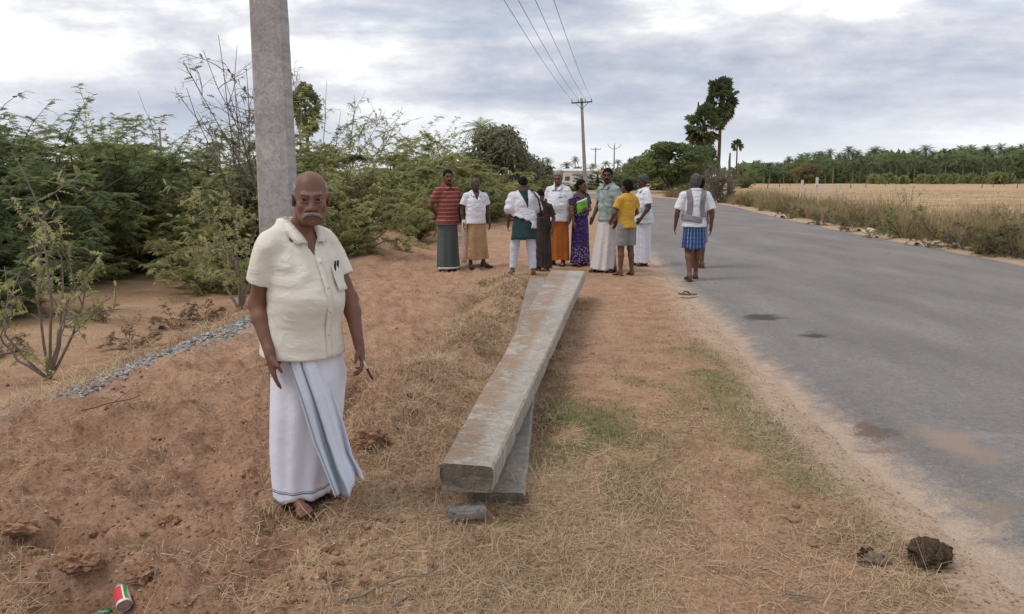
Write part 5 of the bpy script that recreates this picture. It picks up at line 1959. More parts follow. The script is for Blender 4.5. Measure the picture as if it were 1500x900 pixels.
class Person:
    def __init__(s, name, loc, label, **kw):
        p = dict(DEF)
        p.update(kw)
        s.p = p
        s.e = empty('person', loc, p['yaw'], label, 'person', p.get('group'))
        k = p['h'] / 1.70
        s.e.scale = (k, k, k)
        s.R = rotx(p['bend'])
        s.build()

    def up(s, v):
        """upper body leans about the hips"""
        v = np.asarray(v, float)
        o = np.array((0, 0, .98))
        return o + s.R @ (v - o)

    def joints(s):
        p = s.p
        sh = p['shoulder']
        s.shR, s.shL = s.up((-sh, 0, p['shz'])), s.up((sh, 0, p['shz']))
        s.elR, s.wrR, s.elL, s.wrL = (np.asarray(p[k], float) for k in ('elbow_R', 'wrist_R', 'elbow_L', 'wrist_L'))
        s.hc = s.up((0, -.028, 1.585)) + np.asarray(p['headoff'], float)
        s.Rh = s.R @ rotz(p['headyaw']) @ rotx(p['headpitch']) @ roty(p['headtilt'])

    def grid(s, res=None, fz=None):
        p = s.p
        r = res or p['res']
        pts = np.array([s.shR, s.shL, s.elR, s.wrR, s.elL, s.wrL, s.hc, p['ankle_R'], p['ankle_L'], p['knee_R'], p['knee_L'], s.up((0, 0, 1.2))])
        lo, hi = pts.min(0) - .28, pts.max(0) + .28
        lo[2] = -.02
        hi[2] = s.hc[2] + .17
        zz_ = fz or [(lo[2], hi[2], r)]
        return Grid(np.arange(lo[0], hi[0], r), np.arange(lo[1], hi[1], r), axis(zz_))

    def build(s):
        p = s.p
        s.joints()
        f, fine = p['fat'], p['fine']
        g = s.grid(fz=[(-.02, .13, .006), (.13, .66, .012), (.66, .92, .0045), (.92, 1.40, .010), (1.40, 1.74, .0038)] if fine else None)
        U = s.up
        g.ell(U((0, .01, .95)), (.155 * f, .115 * f, .13), .05, R=s.R)
        g.ell(U((0, -.015 - p['belly'] * .5, 1.10)), (.145 * f, .110 * f + p['belly'] * .6, .16), .06, R=s.R)
        g.ell(U((0, 0, 1.28)), (.160 * f, .112 * f, .17), .06, R=s.R)
        sh = p['shoulder']
        g.rc(U((-sh + .03, .005, 1.342)), U((sh - .03, .005, 1.342)), .046, .046, .04)
        g.rc(U((0, .015, 1.40)), s.hc + s.R @ np.array((0, .018, -.075)), .054 * f ** .5, .050 * f ** .5, .015)
        T = add_head(g, s.hc, s.Rh, p['head'], fine)
        s.T = T
        for sd in 'RL':
            S, E_, W = (s.shR, s.elR, s.wrR) if sd == 'R' else (s.shL, s.elL, s.wrL)
            g.rc(S, E_, .046 * f ** .5, .038 * f ** .5, .03)
            m = lerp3(E_, W, .28)
            g.rc(E_, m, .0375 * f ** .5, .039 * f ** .5, .02)
            g.rc(m, W, .039 * f ** .5, .0255, .02)
            hd = p['hand_' + sd]
            hd = unit(W - E_) if hd is None else np.asarray(hd, float)
            cl = p['curl'] if sd == 'R' or p['curl_L'] is None else p['curl_L']
            add_hand(g, W, hd, p['palm_' + sd], p['thumb_' + sd], 1.0, cl)
            K, A = np.asarray(p['knee_' + sd], float), np.asarray(p['ankle_' + sd], float)
            H = np.array((-.085 if sd == 'R' else .085, .01, .92))
            g.rc(H, K, .085 * f ** .5, .056, .04)
            m = lerp3(K, A, .3) + np.array((0, .012, 0))
            g.rc(K, m, .054, .053, .03)
            g.rc(m, A, .053, .034, .03)
            ta = p['toe_' + sd]
            tf = np.array((math.sin(ta), -math.cos(ta), 0))
            sx = np.array((-tf[1], tf[0], 0))
            g.rc(A + np.array((0, 0, -.01)) - tf * .03, (A - tf * .035) * np.array((1, 1, 0)) + np.array((0, 0, A[2] - .055)), .034, .030, .02)
            ball = A + tf * .125
            ball[2] = A[2] - .060
            g.rc(A + tf * .02 + np.array((0, 0, -.02)), ball, .036, .024, .03)
            g.rc(ball - sx * .018, ball + sx * .018, .022, .022, .015)
            for i in range(5):
                o = (i - 2) * .0165 * (1 if sd == 'R' else -1)
                b = ball + sx * o + tf * .012
                e = b + tf * (.048 - .006 * i) - np.array((0, 0, .006))
                g.rc(b, e, .0115 if i == 0 else .009, .0105 if i == 0 else .008, .006)
        s.body = paint_obj('body', g.surface(1), skins[p['skin']], s.e)
        s.face()

    def face(s):
        p = s.p
        T, q, Rh = s.T, p['head'], s.Rh
        n = .004 if p['fine'] else .007
        ax = [np.arange(c - .15, c + .15, n) for c in s.hc]
        hm = p['hairmat'] or hair_black

        def hairgrid(kind):
            g = Grid(*ax)
            e = .010 if kind != 'fringe' else .0045
            e = e - (.001 if kind == 'fringe' and p['fine'] else 0)
            g.ell(T(0, .020, .032), np.array((.075 + e, .094 + e, .087 + e)) * q, .01, 'u', Rh)
            if kind == 'bun':
                g.ell(T(0, .125, -.005), np.array((.04, .035, .04)) * q, .02, 'u', Rh)
                g.ell(T(0, .07, -.04), np.array((.06, .05, .07)) * q, .02, 'u', Rh)
            else:
                g.ell(T(0, .055, -.025), np.array((.062 + e, .055 + e, .065)) * q, .02, 'u', Rh)

            def cutf(X, Y, Z):
                px, py, pz = X - s.hc[0], Y - s.hc[1], Z - s.hc[2]
                l = [(Rh[0][i] * px + Rh[1][i] * py + Rh[2][i] * pz) / q for i in range(3)]
                x, y, z = l
                line = np.interp(y, [-.12, -.075, -.05, -.03, .012, .03, .06, .12], [.085, .07, .055, .012, .005, -.035, -.075, -.085])
                if kind == 'fringe':
                    line = np.interp(y, [-.12, -.04, -.02, .012, .03, .06, .12], [.09, .09, .0, .0, -.04, -.075, -.085])
                    d = np.maximum(line - z, z - np.interp(y, [-.03, .02, .09, .13], [.050, .064, .074, .06]))
                else:
                    d = line - z
                wob = .004 * np.sin(x * 190 + z * 90) + .003 * np.sin(y * 230)
                return d + wob
            g.cut(cutf)
            return g
        if p['hair']:
            V, F = hairgrid(p['hair']).surface(1)
            rr_ = np.random.default_rng(3)
            V = V + .0022 * vn(V[:, 0] * 160, V[:, 1] * 160, V[:, 2] * 60)[:, None] * unit(V - s.hc)
            link('hair', npmesh('hair', V, F), hm, s.e)
        if p['moustache']:
            g = Grid(*[np.arange(c - .13, c + .13, .003 if p['fine'] else .006) for c in s.hc])
            for sx in (-1, 1):
                for k in range(4):
                    a = T(sx * (.001 + .009 * k), -.1035 + .0025 * k * k * .35, -.0605 - .0012 * k * k * .5)
                    b = T(sx * (.011 + .010 * k), -.1005 + .003 * k * k * .5, -.0640 - .0020 * k * k)
                    g.rc(a, b, .0078 * q - .0007 * k, .0072 * q - .0012 * k, .004)
            V, F = g.surface(1)
            V = V + .0012 * vn(V[:, 0] * 500, V[:, 1] * 200, V[:, 2] * 200)[:, None]
            link('moustache', npmesh('moustache', V, F), p['moustache'], s.e)
        # eyes, brows, lips
        for sx in (-1, 1):
            c = T(sx * .031, -.0765, -.001)
            eo = lump_sphere('eye', c, .0125 * q, eye_w if p['fine'] else eye_d, s.e)
            if p['fine']:
                gaze = Rh @ np.array((sx * .02 - .12, -1, -.02))
                io = lump_sphere('iris', unit(gaze) * .0060 * q, .0080 * q, eye_d, eo)
            mb = MB()
            pts = [T(sx * x, y, z) for x, y, z in ((.011, -.0985, .0130), (.022, -.0965, .0170), (.034, -.0900, .0195), (.047, -.0775, .0150))]
            mb.tube(pts, np.array((.0036, .0046, .0040, .002)) * q * (1 if p['fine'] else 1.2), 6)
            mb.build('eyebrow', hair_salt if hm is not hair_black else hair_black, s.e, True)

    # ---------------------------------------------------------- clothing
    def shirt(s, mat, hem=.80, sleeve=.62, ease=.018, name='shirt', vneck=.1, hem_flare=.02, res=None, wrinkle=.012, extra=None, collar=True, dz=0.0, square=False):
        p = s.p
        f = p['fat']
        res = res or max(p['res'], .0)
        g = s.grid(res)
        e = ease
        S = []
        for z, cx, cy, rx, ry in ((hem, 0, .0, .172 * f + hem_flare, .135 * f + hem_flare * .7 + p['belly'] * .55), (.95, 0, 0, .170 * f, .132 * f + p['belly'] * .6), (1.08, 0, -.012 - p['belly'] * .45, .168 * f, .128 * f + p['belly'] * .62),
                                  (1.22, 0, -.004 - p['belly'] * .15, .166 * f, .124 * f + p['belly'] * .25), (1.31, 0, 0, .160 * f, .116 * f), (1.36, 0, .004, .138, .098), (1.405, 0, .010, .100, .080), (1.44, 0, .014, .076, .068), (1.462, 0, .014, .066, .062)):
            S.append((z, cx, cy, rx + e * .6, ry + e * .6))
        fn = None
        sd_ = abs(hash(p['h'] * 1000 + hem * 77)) % 50 if False else int(hem * 100)

        def fold(th, Z):
            w = np.clip((1.2 - Z) / .45, 0, 1)
            return 1 + w * .020 * np.sin(th * 5 + sd_) + w * .013 * np.sin(th * 9 + 1.7 * sd_ + Z * 9)
        if s.p['bend']:
            # bend by building straight and warping the vertices
            pass
        g2 = Grid(np.arange(-.45, .45, res), np.arange(-.4, .35, res), np.arange(hem - .03, 1.52, res))
        g2.stack(S, .02, fn=fold)
        sh = p['shoulder']
        g2.rc((-sh + .02, .005, 1.350), (sh - .02, .005, 1.350), .052 + e * .4, .052 + e * .4, .04)
        for sx in (-1, 1):
            g2.rc((sx * .040, .014, 1.418), (sx * (sh - .03), .008, 1.358), .052, .052 + e * .3, .04)
        Rinv = s.R.T
        o = np.array((0, 0, .98))
        for sd in 'RL':
            A, E_ = (s.shR, s.elR) if sd == 'R' else (s.shL, s.elL)
            W = s.wrR if sd == 'R' else s.wrL
            A, E_, W = (o + Rinv @ (v - o) for v in (A, E_, W))
            if sleeve <= 1:
                end = lerp3(A, E_, sleeve)
                d = unit(E_ - A)
                g2.rc(A, end + d * .06, .050 * f ** .5 + e * .5, .060 * f ** .5 + e * .75, .014 if p['fine'] else .022, cuts=((end, d),))
            else:
                d = unit(W - E_)
                end = lerp3(E_, W, sleeve - 1)
                g2.rc(A, E_, .050 + e * .5, .052 + e * .5, .03)
                g2.rc(E_, end + d * .05, .052 + e * .5, .044 + e * .5, .03, cuts=((end, d),))
        # opening at the neck
        hc0 = o + Rinv @ (s.hc - o)
        g2.rc((0, -.01, 1.52), (0, -.012, 1.452), .066, .060, .01, 'sub')
        if vneck:
            g2.cut(lambda X, Y, Z: -np.maximum(np.maximum(np.abs(X) - (Z - (1.44 - vneck)) * .40, Y + .0), -(Z - (1.44 - vneck))))
        if extra:
            extra(g2)
        V, F = g2.surface(1)
        if wrinkle:
            th = np.arctan2(V[:, 1], V[:, 0])
            w = wrinkle * (fbm(V[:, 0] * 5 + sd_, V[:, 1] * 5, V[:, 2] * 13, 3) * .7 + .6 * fbm(th * 2.2, V[:, 2] * 4 + V[:, 0] * 6, sd_ + 2.5, 3))
            nrm = unit(np.stack([V[:, 0], V[:, 1] * 1.5, V[:, 2] * 0], 1))
            w = w * sm(1.47, 1.38, V[:, 2])
            V = V + nrm * w[:, None]
            # diagonal drags from the armpits
            ar = np.hypot(np.abs(V[:, 0]) - .15, V[:, 2] - 1.27)
            V = V + nrm * (.006 * np.sin(ar * 85) * np.exp(-ar * 9) * (V[:, 1] < .05))[:, None]
        s.V0 = V.copy()
        V = o + (V - o) @ s.R.T
        ob = link(name, npmesh(name, V, F), mat, s.e)
        if collar:
            s.collar(mat, vneck)
        return ob

    def front_y(s, x, z):
        V = s.V0
        m = (np.abs(V[:, 0] - x) < .022) & (np.abs(V[:, 2] - z) < .022) & (V[:, 1] < .03)
        return V[m][:, 1].min() if m.any() else -.10

    def collar(s, mat, vneck, parent=None):
        """turned-down collar: round the back of the neck, then down both edges of the opening to a point"""
        v = min(max(vneck, .03), .17)
        for sx in (-1, 1):
            rows = []
            n = 15
            for i in range(n):
                t = i / (n - 1)
                if t < .62:                      # round the neck
                    a = math.pi / 2 - sx * (t / .62) * math.radians(128)
                    c_, s_ = math.cos(a), math.sin(a)
                    I = np.array((.064 * c_, .010 + .062 * s_, 1.474 - .018 * (t / .62) ** 2))
                    k = t / .62
                    O = np.array(((.094 + .016 * k) * c_, .010 + (.094 + .008 * k) * s_, 1.440 - .030 * k ** 2))
                    last = (I, O)
                else:                            # down the edge of the opening
                    k = (t - .62) / .38
                    z = 1.452 - (min(.085, v * .75) + .01) * k
                    x = max(.014, (z - (1.44 - v)) * .40) if vneck else .03
                    I = np.array((sx * x, 0, z))
                    I[1] = s.front_y(sx * max(x, .028), z) - .004
                    z2 = 1.410 - (.048 + .2 * v * .3) * k
                    x2 = .104 - .012 * k
                    O = np.array((sx * x2, 0, z2))
                    O[1] = s.front_y(sx * x2, z2) - .006
                    w = min(1, k * 2.2)
                    I, O = last[0] * (1 - w) + I * w, last[1] * (1 - w) + O * w
                M = (I + O) / 2 + np.array((0, 0, .010)) + unit((I + O) / 2 - np.array((0, .012, 1.40))) * .008
                rows += [I + np.array((0, 0, -.014)), I + np.array((0, 0, .004)), M, O, O * .97 + np.array((0, .012, 1.43)) * .03]
            V = np.array([s.up(q) for q in rows])
            F = [(i * 5 + j, (i + 1) * 5 + j, (i + 1) * 5 + j + 1, i * 5 + j + 1) for i in range(n - 1) for j in range(4)]
            o = MB().add(V, F).build('collar', mat, s.e, True)
            o.modifiers.new('thick', 'SOLIDIFY').thickness = .0022

    def wrap(s, mat, top=1.0, hem=.07, rx0=None, ry0=None, rx1=.17, ry1=.14, c1=(0, 0), folds=.045, nf=11, seed=1, name='lungi', cfun=None, knot=False, noise_amp=.012, rows_=None):
        """skirt-like wrap with hanging folds, closed below by an inner face"""
        f = s.p['fat']
        rx0 = rx0 or .152 * f
        ry0 = ry0 or .116 * f + s.p['belly'] * .3
        nz, na_ = 46, 120
        th = np.linspace(0, 2 * math.pi, na_, endpoint=False)
        r = np.random.default_rng(seed)
        ph = r.uniform(0, 6.28, 6)
        V = []
        for i in range(nz + 1):
            t = i / nz
            z = top - .03 + (hem - top + .03) * t
            hip = math.sin(min(1, t / .25) * math.pi / 2)
            if rows_ is not None:
                cx, cy, rx, ry = (np.interp(z, rows_[::-1, 0], rows_[::-1, j]) for j in range(1, 5))
            else:
                rx = (rx0 + .012 * hip) * (1 - t) + rx1 * t
                ry = (ry0 + .015 * hip) * (1 - t) + ry1 * t
                cx, cy = c1[0] * t ** 1.3, c1[1] * t ** 1.3
            amp = folds * 1.7 * (.12 + .88 * t ** 1.1)
            w = amp * (np.sin(nf * th + ph[0] + 1.2 * np.sin(th * 2 + ph[1]) + t * 1.1) * .5 + .35 * np.sin((nf * 2 - 3) * th + ph[2] - t * .8) + .35 * np.sin(3 * th + ph[3] + t))
            w = w + noise_amp * 4 * vn(np.cos(th) * 2.5 + seed, np.sin(th) * 2.5, t * 5) * .35
            rad = 1 + w
            zrow = z + (.010 * np.sin(th * 2 + ph[4]) + .008 * np.sin(5 * th + ph[5])) * t
            V.append(np.stack([cx + rx * rad * np.cos(th), cy + ry * rad * np.sin(th), zrow], 1))
        V.append(V[-1] * np.array((1, 1, 1)) + (np.array((V[-1][:, 0].mean(), V[-1][:, 1].mean(), hem + .02)) - V[-1]) * .06)
        V.append(V[-1] * .4 + np.array((V[-1][:, 0].mean(), V[-1][:, 1].mean(), hem + .25)) * .6)
        n = len(V)
        V = np.concatenate(V)
        i = np.arange(n - 1)[:, None] * na_
        j = np.arange(na_)[None]
        jn = (j + 1) % na_
        F = np.stack([i + j, i + na_ + j, i + na_ + jn, i + jn], -1).reshape(-1, 4)
        V = np.concatenate([V, [[0, 0, top]]])
        return link(name, npmesh(name, V, F), mat, s.e)

    def trousers(s, mat, end=.98, r0=.098, r1=.06, top=1.0, name='trousers', crease=.004):
        p = s.p
        g = s.grid()
        f = p['fat']
        g.stack([(.86, 0, .01, .165 * f, .120 * f), (.93, 0, .01, .165 * f, .122 * f), (top - .03, 0, 0, .150 * f, .110 * f)], .03)
        for sd in 'RL':
            K, A = np.asarray(p['knee_' + sd], float), np.asarray(p['ankle_' + sd], float)
            H = np.array((-.088 if sd == 'R' else .088, .01, .90))
            if end <= 1:            # shorts: fraction of the thigh
                e = lerp3(H, K, end)
                d = unit(K - H)
                g.rc(H, e + d * .06, r0, r1, .02, cuts=((e, d),))
            else:
                e = lerp3(K, A, end - 1)
                d = unit(A - K)
                g.rc(H, K, r0, (r0 + r1) / 2, .03)
                g.rc(K, e + d * .05, (r0 + r1) / 2, r1, .03, cuts=((e, d),))
        V, F = g.surface(1)
        V = V + (crease * 1.5 * fbm(V[:, 0] * 9, V[:, 1] * 9, V[:, 2] * 16, 3))[:, None] * unit(V * np.array((1, 1, 0)))
        return link(name, npmesh(name, V, F), mat, s.e)

    def band(s, mat, fn, name, ease=.034, hem=.85, shoulders=True, sleeve=None, wrinkle=.007):
        """cloth worn over the torso: a shell round the upper body kept where fn(x, y, z) < 0"""
        p = s.p
        f = p['fat']
        res = p['res']
        g = Grid(np.arange(-.42, .42, res), np.arange(-.38, .34, res), np.arange(hem - .02, 1.54, res))
        e = ease
        S = [(hem, 0, 0, .19 * f + e, .15 * f + e), (.95, 0, 0, .178 * f + e, .14 * f + e), (1.08, 0, -.01, .172 * f + e, .132 * f + e), (1.22, 0, 0, .168 * f + e, .126 * f + e), (1.31, 0, 0, .162 * f + e, .12 * f + e),
             (1.37, 0, .004, .13 + e, .095 + e), (1.405, 0, .004, .10 + e, .085 + e), (1.445, 0, .012, .09 + e, .07 + e), (1.47, 0, .014, .07 + e, .06 + e)]
        g.stack(S, .02)
        sh = p['shoulder']
        if shoulders:
            g.rc((-sh + .02, .005, 1.35), (sh - .02, .005, 1.35), .054 + e, .054 + e, .04)
            o = np.array((0, 0, .98))
            for A, E_ in ((s.shR, s.elR), (s.shL, s.elL)):
                A, E_ = (o + s.R.T @ (v - o) for v in (A, E_))
                g.rc(A, lerp3(A, E_, .8), .050 + e, .058 + e, .03)
        g.rc((0, -.005, 1.56), (0, -.01, 1.42), .068, .060, .01, 'sub')
        g.cut(fn)
        V, F = g.surface(1)
        o = np.array((0, 0, .98))
        V = V + (wrinkle * fbm(V[:, 0] * 7, V[:, 1] * 7, V[:, 2] * 14, 3))[:, None] * unit(V * np.array((1, 1.2, 0)))
        V = o + (V - o) @ s.R.T
        return link(name, npmesh(name, V, F), mat, s.e)

    def sandals(s, mat, strap=True, only=None):
        p = s.p
        for sd in only or 'RL':
            A = np.asarray(p['ankle_' + sd], float)
            ta = p['toe_' + sd]
            tf = np.array((math.sin(ta), -math.cos(ta), 0))
            sx = np.array((-tf[1], tf[0], 0))
            z0 = A[2] - .085
            mb = MB()
            prof = [(-.075, .030), (-.04, .036), (.02, .034), (.09, .044), (.14, .047), (.175, .036), (.19, .012)]
            top, bot = [], []
            for t, w in prof:
                for sg in (1, -1):
                    q = A * np.array((1, 1, 0)) + tf * t + sx * w * sg
                    top.append(q + np.array((0, 0, z0 + .012)))
                    bot.append(q + np.array((0, 0, z0 - .006)))
            V = top + bot
            n = len(top)
            F = []
            for i in range(len(prof) - 1):
                a, b, c, d = 2 * i, 2 * i + 1, 2 * i + 3, 2 * i + 2
                F += [(a, b, c, d), (n + d, n + c, n + b, n + a), (a, d, n + d, n + a), (c, b, n + b, n + c)]
            F += [(1, 0, n, n + 1), (n - 2, n - 1, 2 * n - 1, 2 * n - 2)]
            mb.add(V, F)
            so = mb.build('sandal', mat, s.e)
            if strap:
                st = MB()
                for t in (.055, .085, .115):
                    pts = [A * np.array((1, 1, 0)) + tf * (t + .01 * math.cos(a)) + sx * (.044 * math.cos(a)) + np.array((0, 0, z0 + .012 + (.040 - .010 * (t > .1) - .25 * (t - .055)) * max(0, math.sin(a)))) for a in np.linspace(0, math.pi, 9)]
                    st.tube(pts, .0055, 5)
                st.build('strap', mat, so, True)


def lump_sphere(name, c, r, mat, parent):
    mb = MB()
    n, m = 12, 8
    V = [(r * math.sin(math.pi * i / m) * math.cos(2 * math.pi * j / n), r * math.sin(math.pi * i / m) * math.sin(2 * math.pi * j / n), r * math.cos(math.pi * i / m)) for i in range(m + 1) for j in range(n)]
    F = [(i * n + j, (i + 1) * n + j, (i + 1) * n + (j + 1) % n, i * n + (j + 1) % n) for i in range(m) for j in range(n)]
    return mb.add(V, F).build(name, mat, parent, True, loc=tuple(c))

# ------------------------------------------------------------------ cloth
white_shirt = M_cloth('white_shirt', (.70, .71, .76))
cream_shirt = M_cloth('cream_shirt', (.70, .67, .585), 700, .02, .85, .30, .04)
dhoti_white = M_cloth('dhoti_white', (.72, .73, .83), 900, .03)
dhoti_off = M_cloth('dhoti_off_white', (.60, .58, .57), 900, .06)
grey_wrap = M_cloth('grey_green_wrap', (.085, .105, .10))
tan_wrap = M_cloth('tan_wrap', (.42, .27, .14), 500, .25)
orange_wrap = M_cloth('orange_wrap', (.46, .135, .028), 500, .18)
dark_green = M_cloth('dark_green_cloth', (.022, .045, .050))
sheer_white = M_cloth('white_scarf', (.62, .62, .67))
pale_trouser = M_cloth('pale_trousers', (.56, .57, .66))
dark_brown = M_cloth('dark_brown_cloth', (.045, .035, .03), 500, .4)
yellow_tee = M_cloth('yellow_cotton', (.58, .34, .05), 500, .15)
grey_short = M_cloth('grey_shorts', (.24, .24, .24))
grey_towel = M_cloth('grey_towel', (.23, .205, .215), 500, .12)
mauve = M_cloth('mauve_cloth', (.22, .15, .18))
green_pallu = M_cloth('bright_green_cloth', (.17, .42, .06), 500, .2)
white_border = M_cloth('white_border_cloth', (.62, .66, .62), 500, .15)


def M_stripes(name, base, lines, axis_=2, freq=26, width=.22, noise_w=.02):
    m, t, b = newmat(name)
    co = objco(t)
    z = N(t, 'ShaderNodeSeparateXYZ', {0: co}).outputs[axis_]
    w = mth(t, 'FRACT', mth(t, 'MULTIPLY', z, freq))
    n = noise(t, co, 40, 4, .6)
    f = mth(t, 'LESS_THAN', w, width)
    c = mixc(t, mth(t, 'MULTIPLY', f, .8), base, lines)
    c = mixc(t, 1, c, ramp(t, n, [(.3, (.8,) * 3), (.7, (1.15,) * 3)]), 'MULTIPLY')
    t.links.new(c, b.inputs['Base Color'])
    b.inputs['Roughness'].default_value = .9
    bump(t, b, noise(t, co, 22, 4, .6), .35, .012)
    return m


red_stripe = M_stripes('red_striped_shirt', (.22, .052, .040), (.42, .27, .24), 2, 15, .20)
pastel = M_plain('pastel_print_shirt', (.27, .34, .33), .9, .35, 14, .3, 30)


def M_check(name, a, bcol, c3, fx=9, fz=9):
    m, t, b = newmat(name)
    co = objco(t)
    s_ = N(t, 'ShaderNodeSeparateXYZ', {0: co})
    an = mth(t, 'ARCTAN2', s_.outputs[1], s_.outputs[0])
    f1 = mth(t, 'LESS_THAN', mth(t, 'FRACT', mth(t, 'MULTIPLY', an, fx / 3.1416)), .22)
    f2 = mth(t, 'LESS_THAN', mth(t, 'FRACT', mth(t, 'MULTIPLY', s_.outputs[2], fz * 1.7)), .22)
    n = noise(t, co, 30, 4, .6)
    c = mixc(t, mth(t, 'MULTIPLY', f1, .7), a, bcol)
    c = mixc(t, mth(t, 'MULTIPLY', f2, .6), c, c3)
    c = mixc(t, 1, c, ramp(t, n, [(.3, (.75,) * 3), (.7, (1.2,) * 3)]), 'MULTIPLY')
    t.links.new(c, b.inputs['Base Color'])
    b.inputs['Roughness'].default_value = .9
    return m


blue_check = M_check('blue_checked_wrap', (.030, .070, .22), (.33, .40, .42), (.02, .04, .12), 9, 9)


def M_print(name, base, spot, scale, thr=.3, lowspot=None):
    m, t, b = newmat(name)
    co = objco(t)
    v = N(t, 'ShaderNodeTexVoronoi', {'Scale': scale, 'Vector': co})
    f = ramp(t, v.outputs[0], [(thr, (1,) * 3), (thr + .08, (0,) * 3)])
    z = N(t, 'ShaderNodeSeparateXYZ', {0: co}).outputs[2]
    if lowspot:
        f = mth(t, 'MULTIPLY', f, ramp(t, z, [(lowspot, (1,) * 3), (lowspot + .06, (.25,) * 3)]))
    c = mixc(t, f, base, spot)
    t.links.new(c, b.inputs['Base Color'])
    b.inputs['Roughness'].default_value = .75
    bump(t, b, noise(t, co, 22, 4, .6), .35, .012)
    return m


purple_print = M_print('purple_printed_sari', (.045, .020, .125), (.36, .26, .32), 24, .32, .36)
blouse_print = M_print('dark_floral_cloth', (.035, .020, .055), (.36, .27, .30), 34, .28)
tan_print = M_print('speckled_cloth', (.46, .34, .27), (.65, .60, .57), 40, .35)


def stand(px, py):
    p = PG(px, py)
    if on_bed(p[0], p[1]):
        p = P(px, py, .03)
        u = (p[0] - rl(p[1])) / (rr(p[1]) - rl(p[1]))
        p[2] = max(0, .004 + .05 * (1 - (2 * u - 1) ** 2)) + .004 if u > 0 else float(G(p[0], p[1])) + .005
    return p


PEOPLE = {}
GRP = 'villagers gathered on the verge'


def who(key, px, py, top, label, **kw):
    """stand a person with the feet at pixel (px, py) and the head top at pixel row top"""
    p = stand(px, py)
    kw.setdefault('h', max(1.2, min(1.84, at(px, top, p[1])[2] - p[2])))
    kw.setdefault('group', GRP)
    PEOPLE[key] = q = Person('person', p, label, **kw)
    return q


# ---------------------------------------------------------------- the old man by the pole
YAW = math.radians(50)
cY, sY = math.cos(YAW), math.sin(YAW)


def wl(wx, wy, z):
    """offset in the world -> the man's own frame"""
    return (wx * cY + wy * sY, -wx * sY + wy * cY, z)


mp_ = PG(454, 741) + np.array((0, 0, .02))
mh_ = at(461, 251, mp_[1] - .03)[2] - mp_[2]
man = Person('person', mp_, 'elderly man in a cream shirt and long white wrap standing before the upright concrete pole',
             h=mh_, yaw=YAW, headyaw=math.radians(-34), headpitch=math.radians(4), headoff=wl(.062, -.02, -.01), shz=1.335, fat=1.06, belly=.080, shoulder=.172, skin='brown', res=.006, fine=True,
             elbow_R=wl(-.185, -.10, 1.06), wrist_R=wl(-.100, -.205, .835), hand_R=unit(np.array(wl(.12, -.06, -1.0))), palm_R=wl(.8, .5, 0), thumb_R=wl(.55, -.85, 0), curl=.22,
             elbow_L=wl(.225, .105, 1.06), wrist_L=wl(.285, .0, .835), hand_L=unit(np.array(wl(.22, -.25, -.9))), palm_L=wl(-.9, -.25, -.2), thumb_L=wl(.1, -.9, -.1), curl_L=.62,
             ankle_R=(-.085, .02, .085), knee_R=(-.085, -.01, .49), ankle_L=(.10, .10, .085), toe_R=math.radians(-12), toe_L=math.radians(14),
             hair='fringe', hairmat=hair_grey, moustache=hair_grey, head=1.07)
tag(man.e, None, None, None)


def man_extra(g):
    # side slit at the hem and the sleeve hems' thickness
    g.rc((.205, -.05, .74), (.200, -.05, .85), .014, .002, .004, 'sub')


man.shirt(cream_shirt, hem=.798, sleeve=.60, ease=.020, vneck=.155, hem_flare=.018, wrinkle=.0045, res=.006, extra=man_extra)


def man_front(x, z, push=.004):
    """point on the front of the shirt at local x, z"""
    V = man.V0
    m = (np.abs(V[:, 0] - x) < .02) & (np.abs(V[:, 2] - z) < .02) & (V[:, 1] < .02)
    y = V[m][:, 1].min() if m.any() else -.15
    return np.array((x, y - push, z))


def strip(name, pts, w, th, mat, parent, side=(1, 0, 0)):
    pts = np.array(pts)
    sd = np.array(side, float)
    rows = []
    for p_ in pts:
        rows += [p_ - sd * w / 2, p_ + sd * w / 2]
    F = [(2 * i, 2 * i + 1, 2 * i + 3, 2 * i + 2) for i in range(len(pts) - 1)]
    o = MB().add(rows, F).build(name, mat, parent, True)
    md = o.modifiers.new('thick', 'SOLIDIFY')
    md.thickness = th
    md.offset = 0
    return o


zs_ = np.linspace(1.29, .80, 22)
fr = np.array([man_front(.004, z, .0015) for z in zs_])
fr[:, 1] = np.convolve(np.pad(fr[:, 1], 2, mode='edge'), np.ones(5) / 5, 'valid')
pl = strip('placket', fr, .034, .002, cream_shirt, man.e)
button_m = M_plain('button', (.55, .50, .40), .4, .1, 20, 0)
for k in (1, 6, 11, 16):
    lump_sphere('button', fr[k] + np.array((0, -.004, 0)), .0055, button_m, man.e)
# breast pocket on his left, two dark pens clipped in it
pk = []
for z in np.linspace(1.245, 1.125, 7):
    for x in np.linspace(.065, .150, 6):
        pk.append(man_front(x, z, .001))
pk = np.array(pk)
F = [(i * 6 + j, i * 6 + j + 1, (i + 1) * 6 + j + 1, (i + 1) * 6 + j) for i in range(6) for j in range(5)]
po = MB().add(pk, F).build('pocket', cream_shirt, man.e, True)
po.modifiers.new('thick', 'SOLIDIFY').thickness = .0015
pen_m = M_plain('pen_black', (.012, .012, .014), .35, .1, 20, 0, spec=.4)
for x in (.085, .115):
    a = man_front(x, 1.245, .008)
    MB().tube([a + np.array((0, .002, -.045)), a + np.array((0, -.001, 0)), a + np.array((.004, .0, .022))], .0055, 7).build('pen', pen_m, man.e, True)
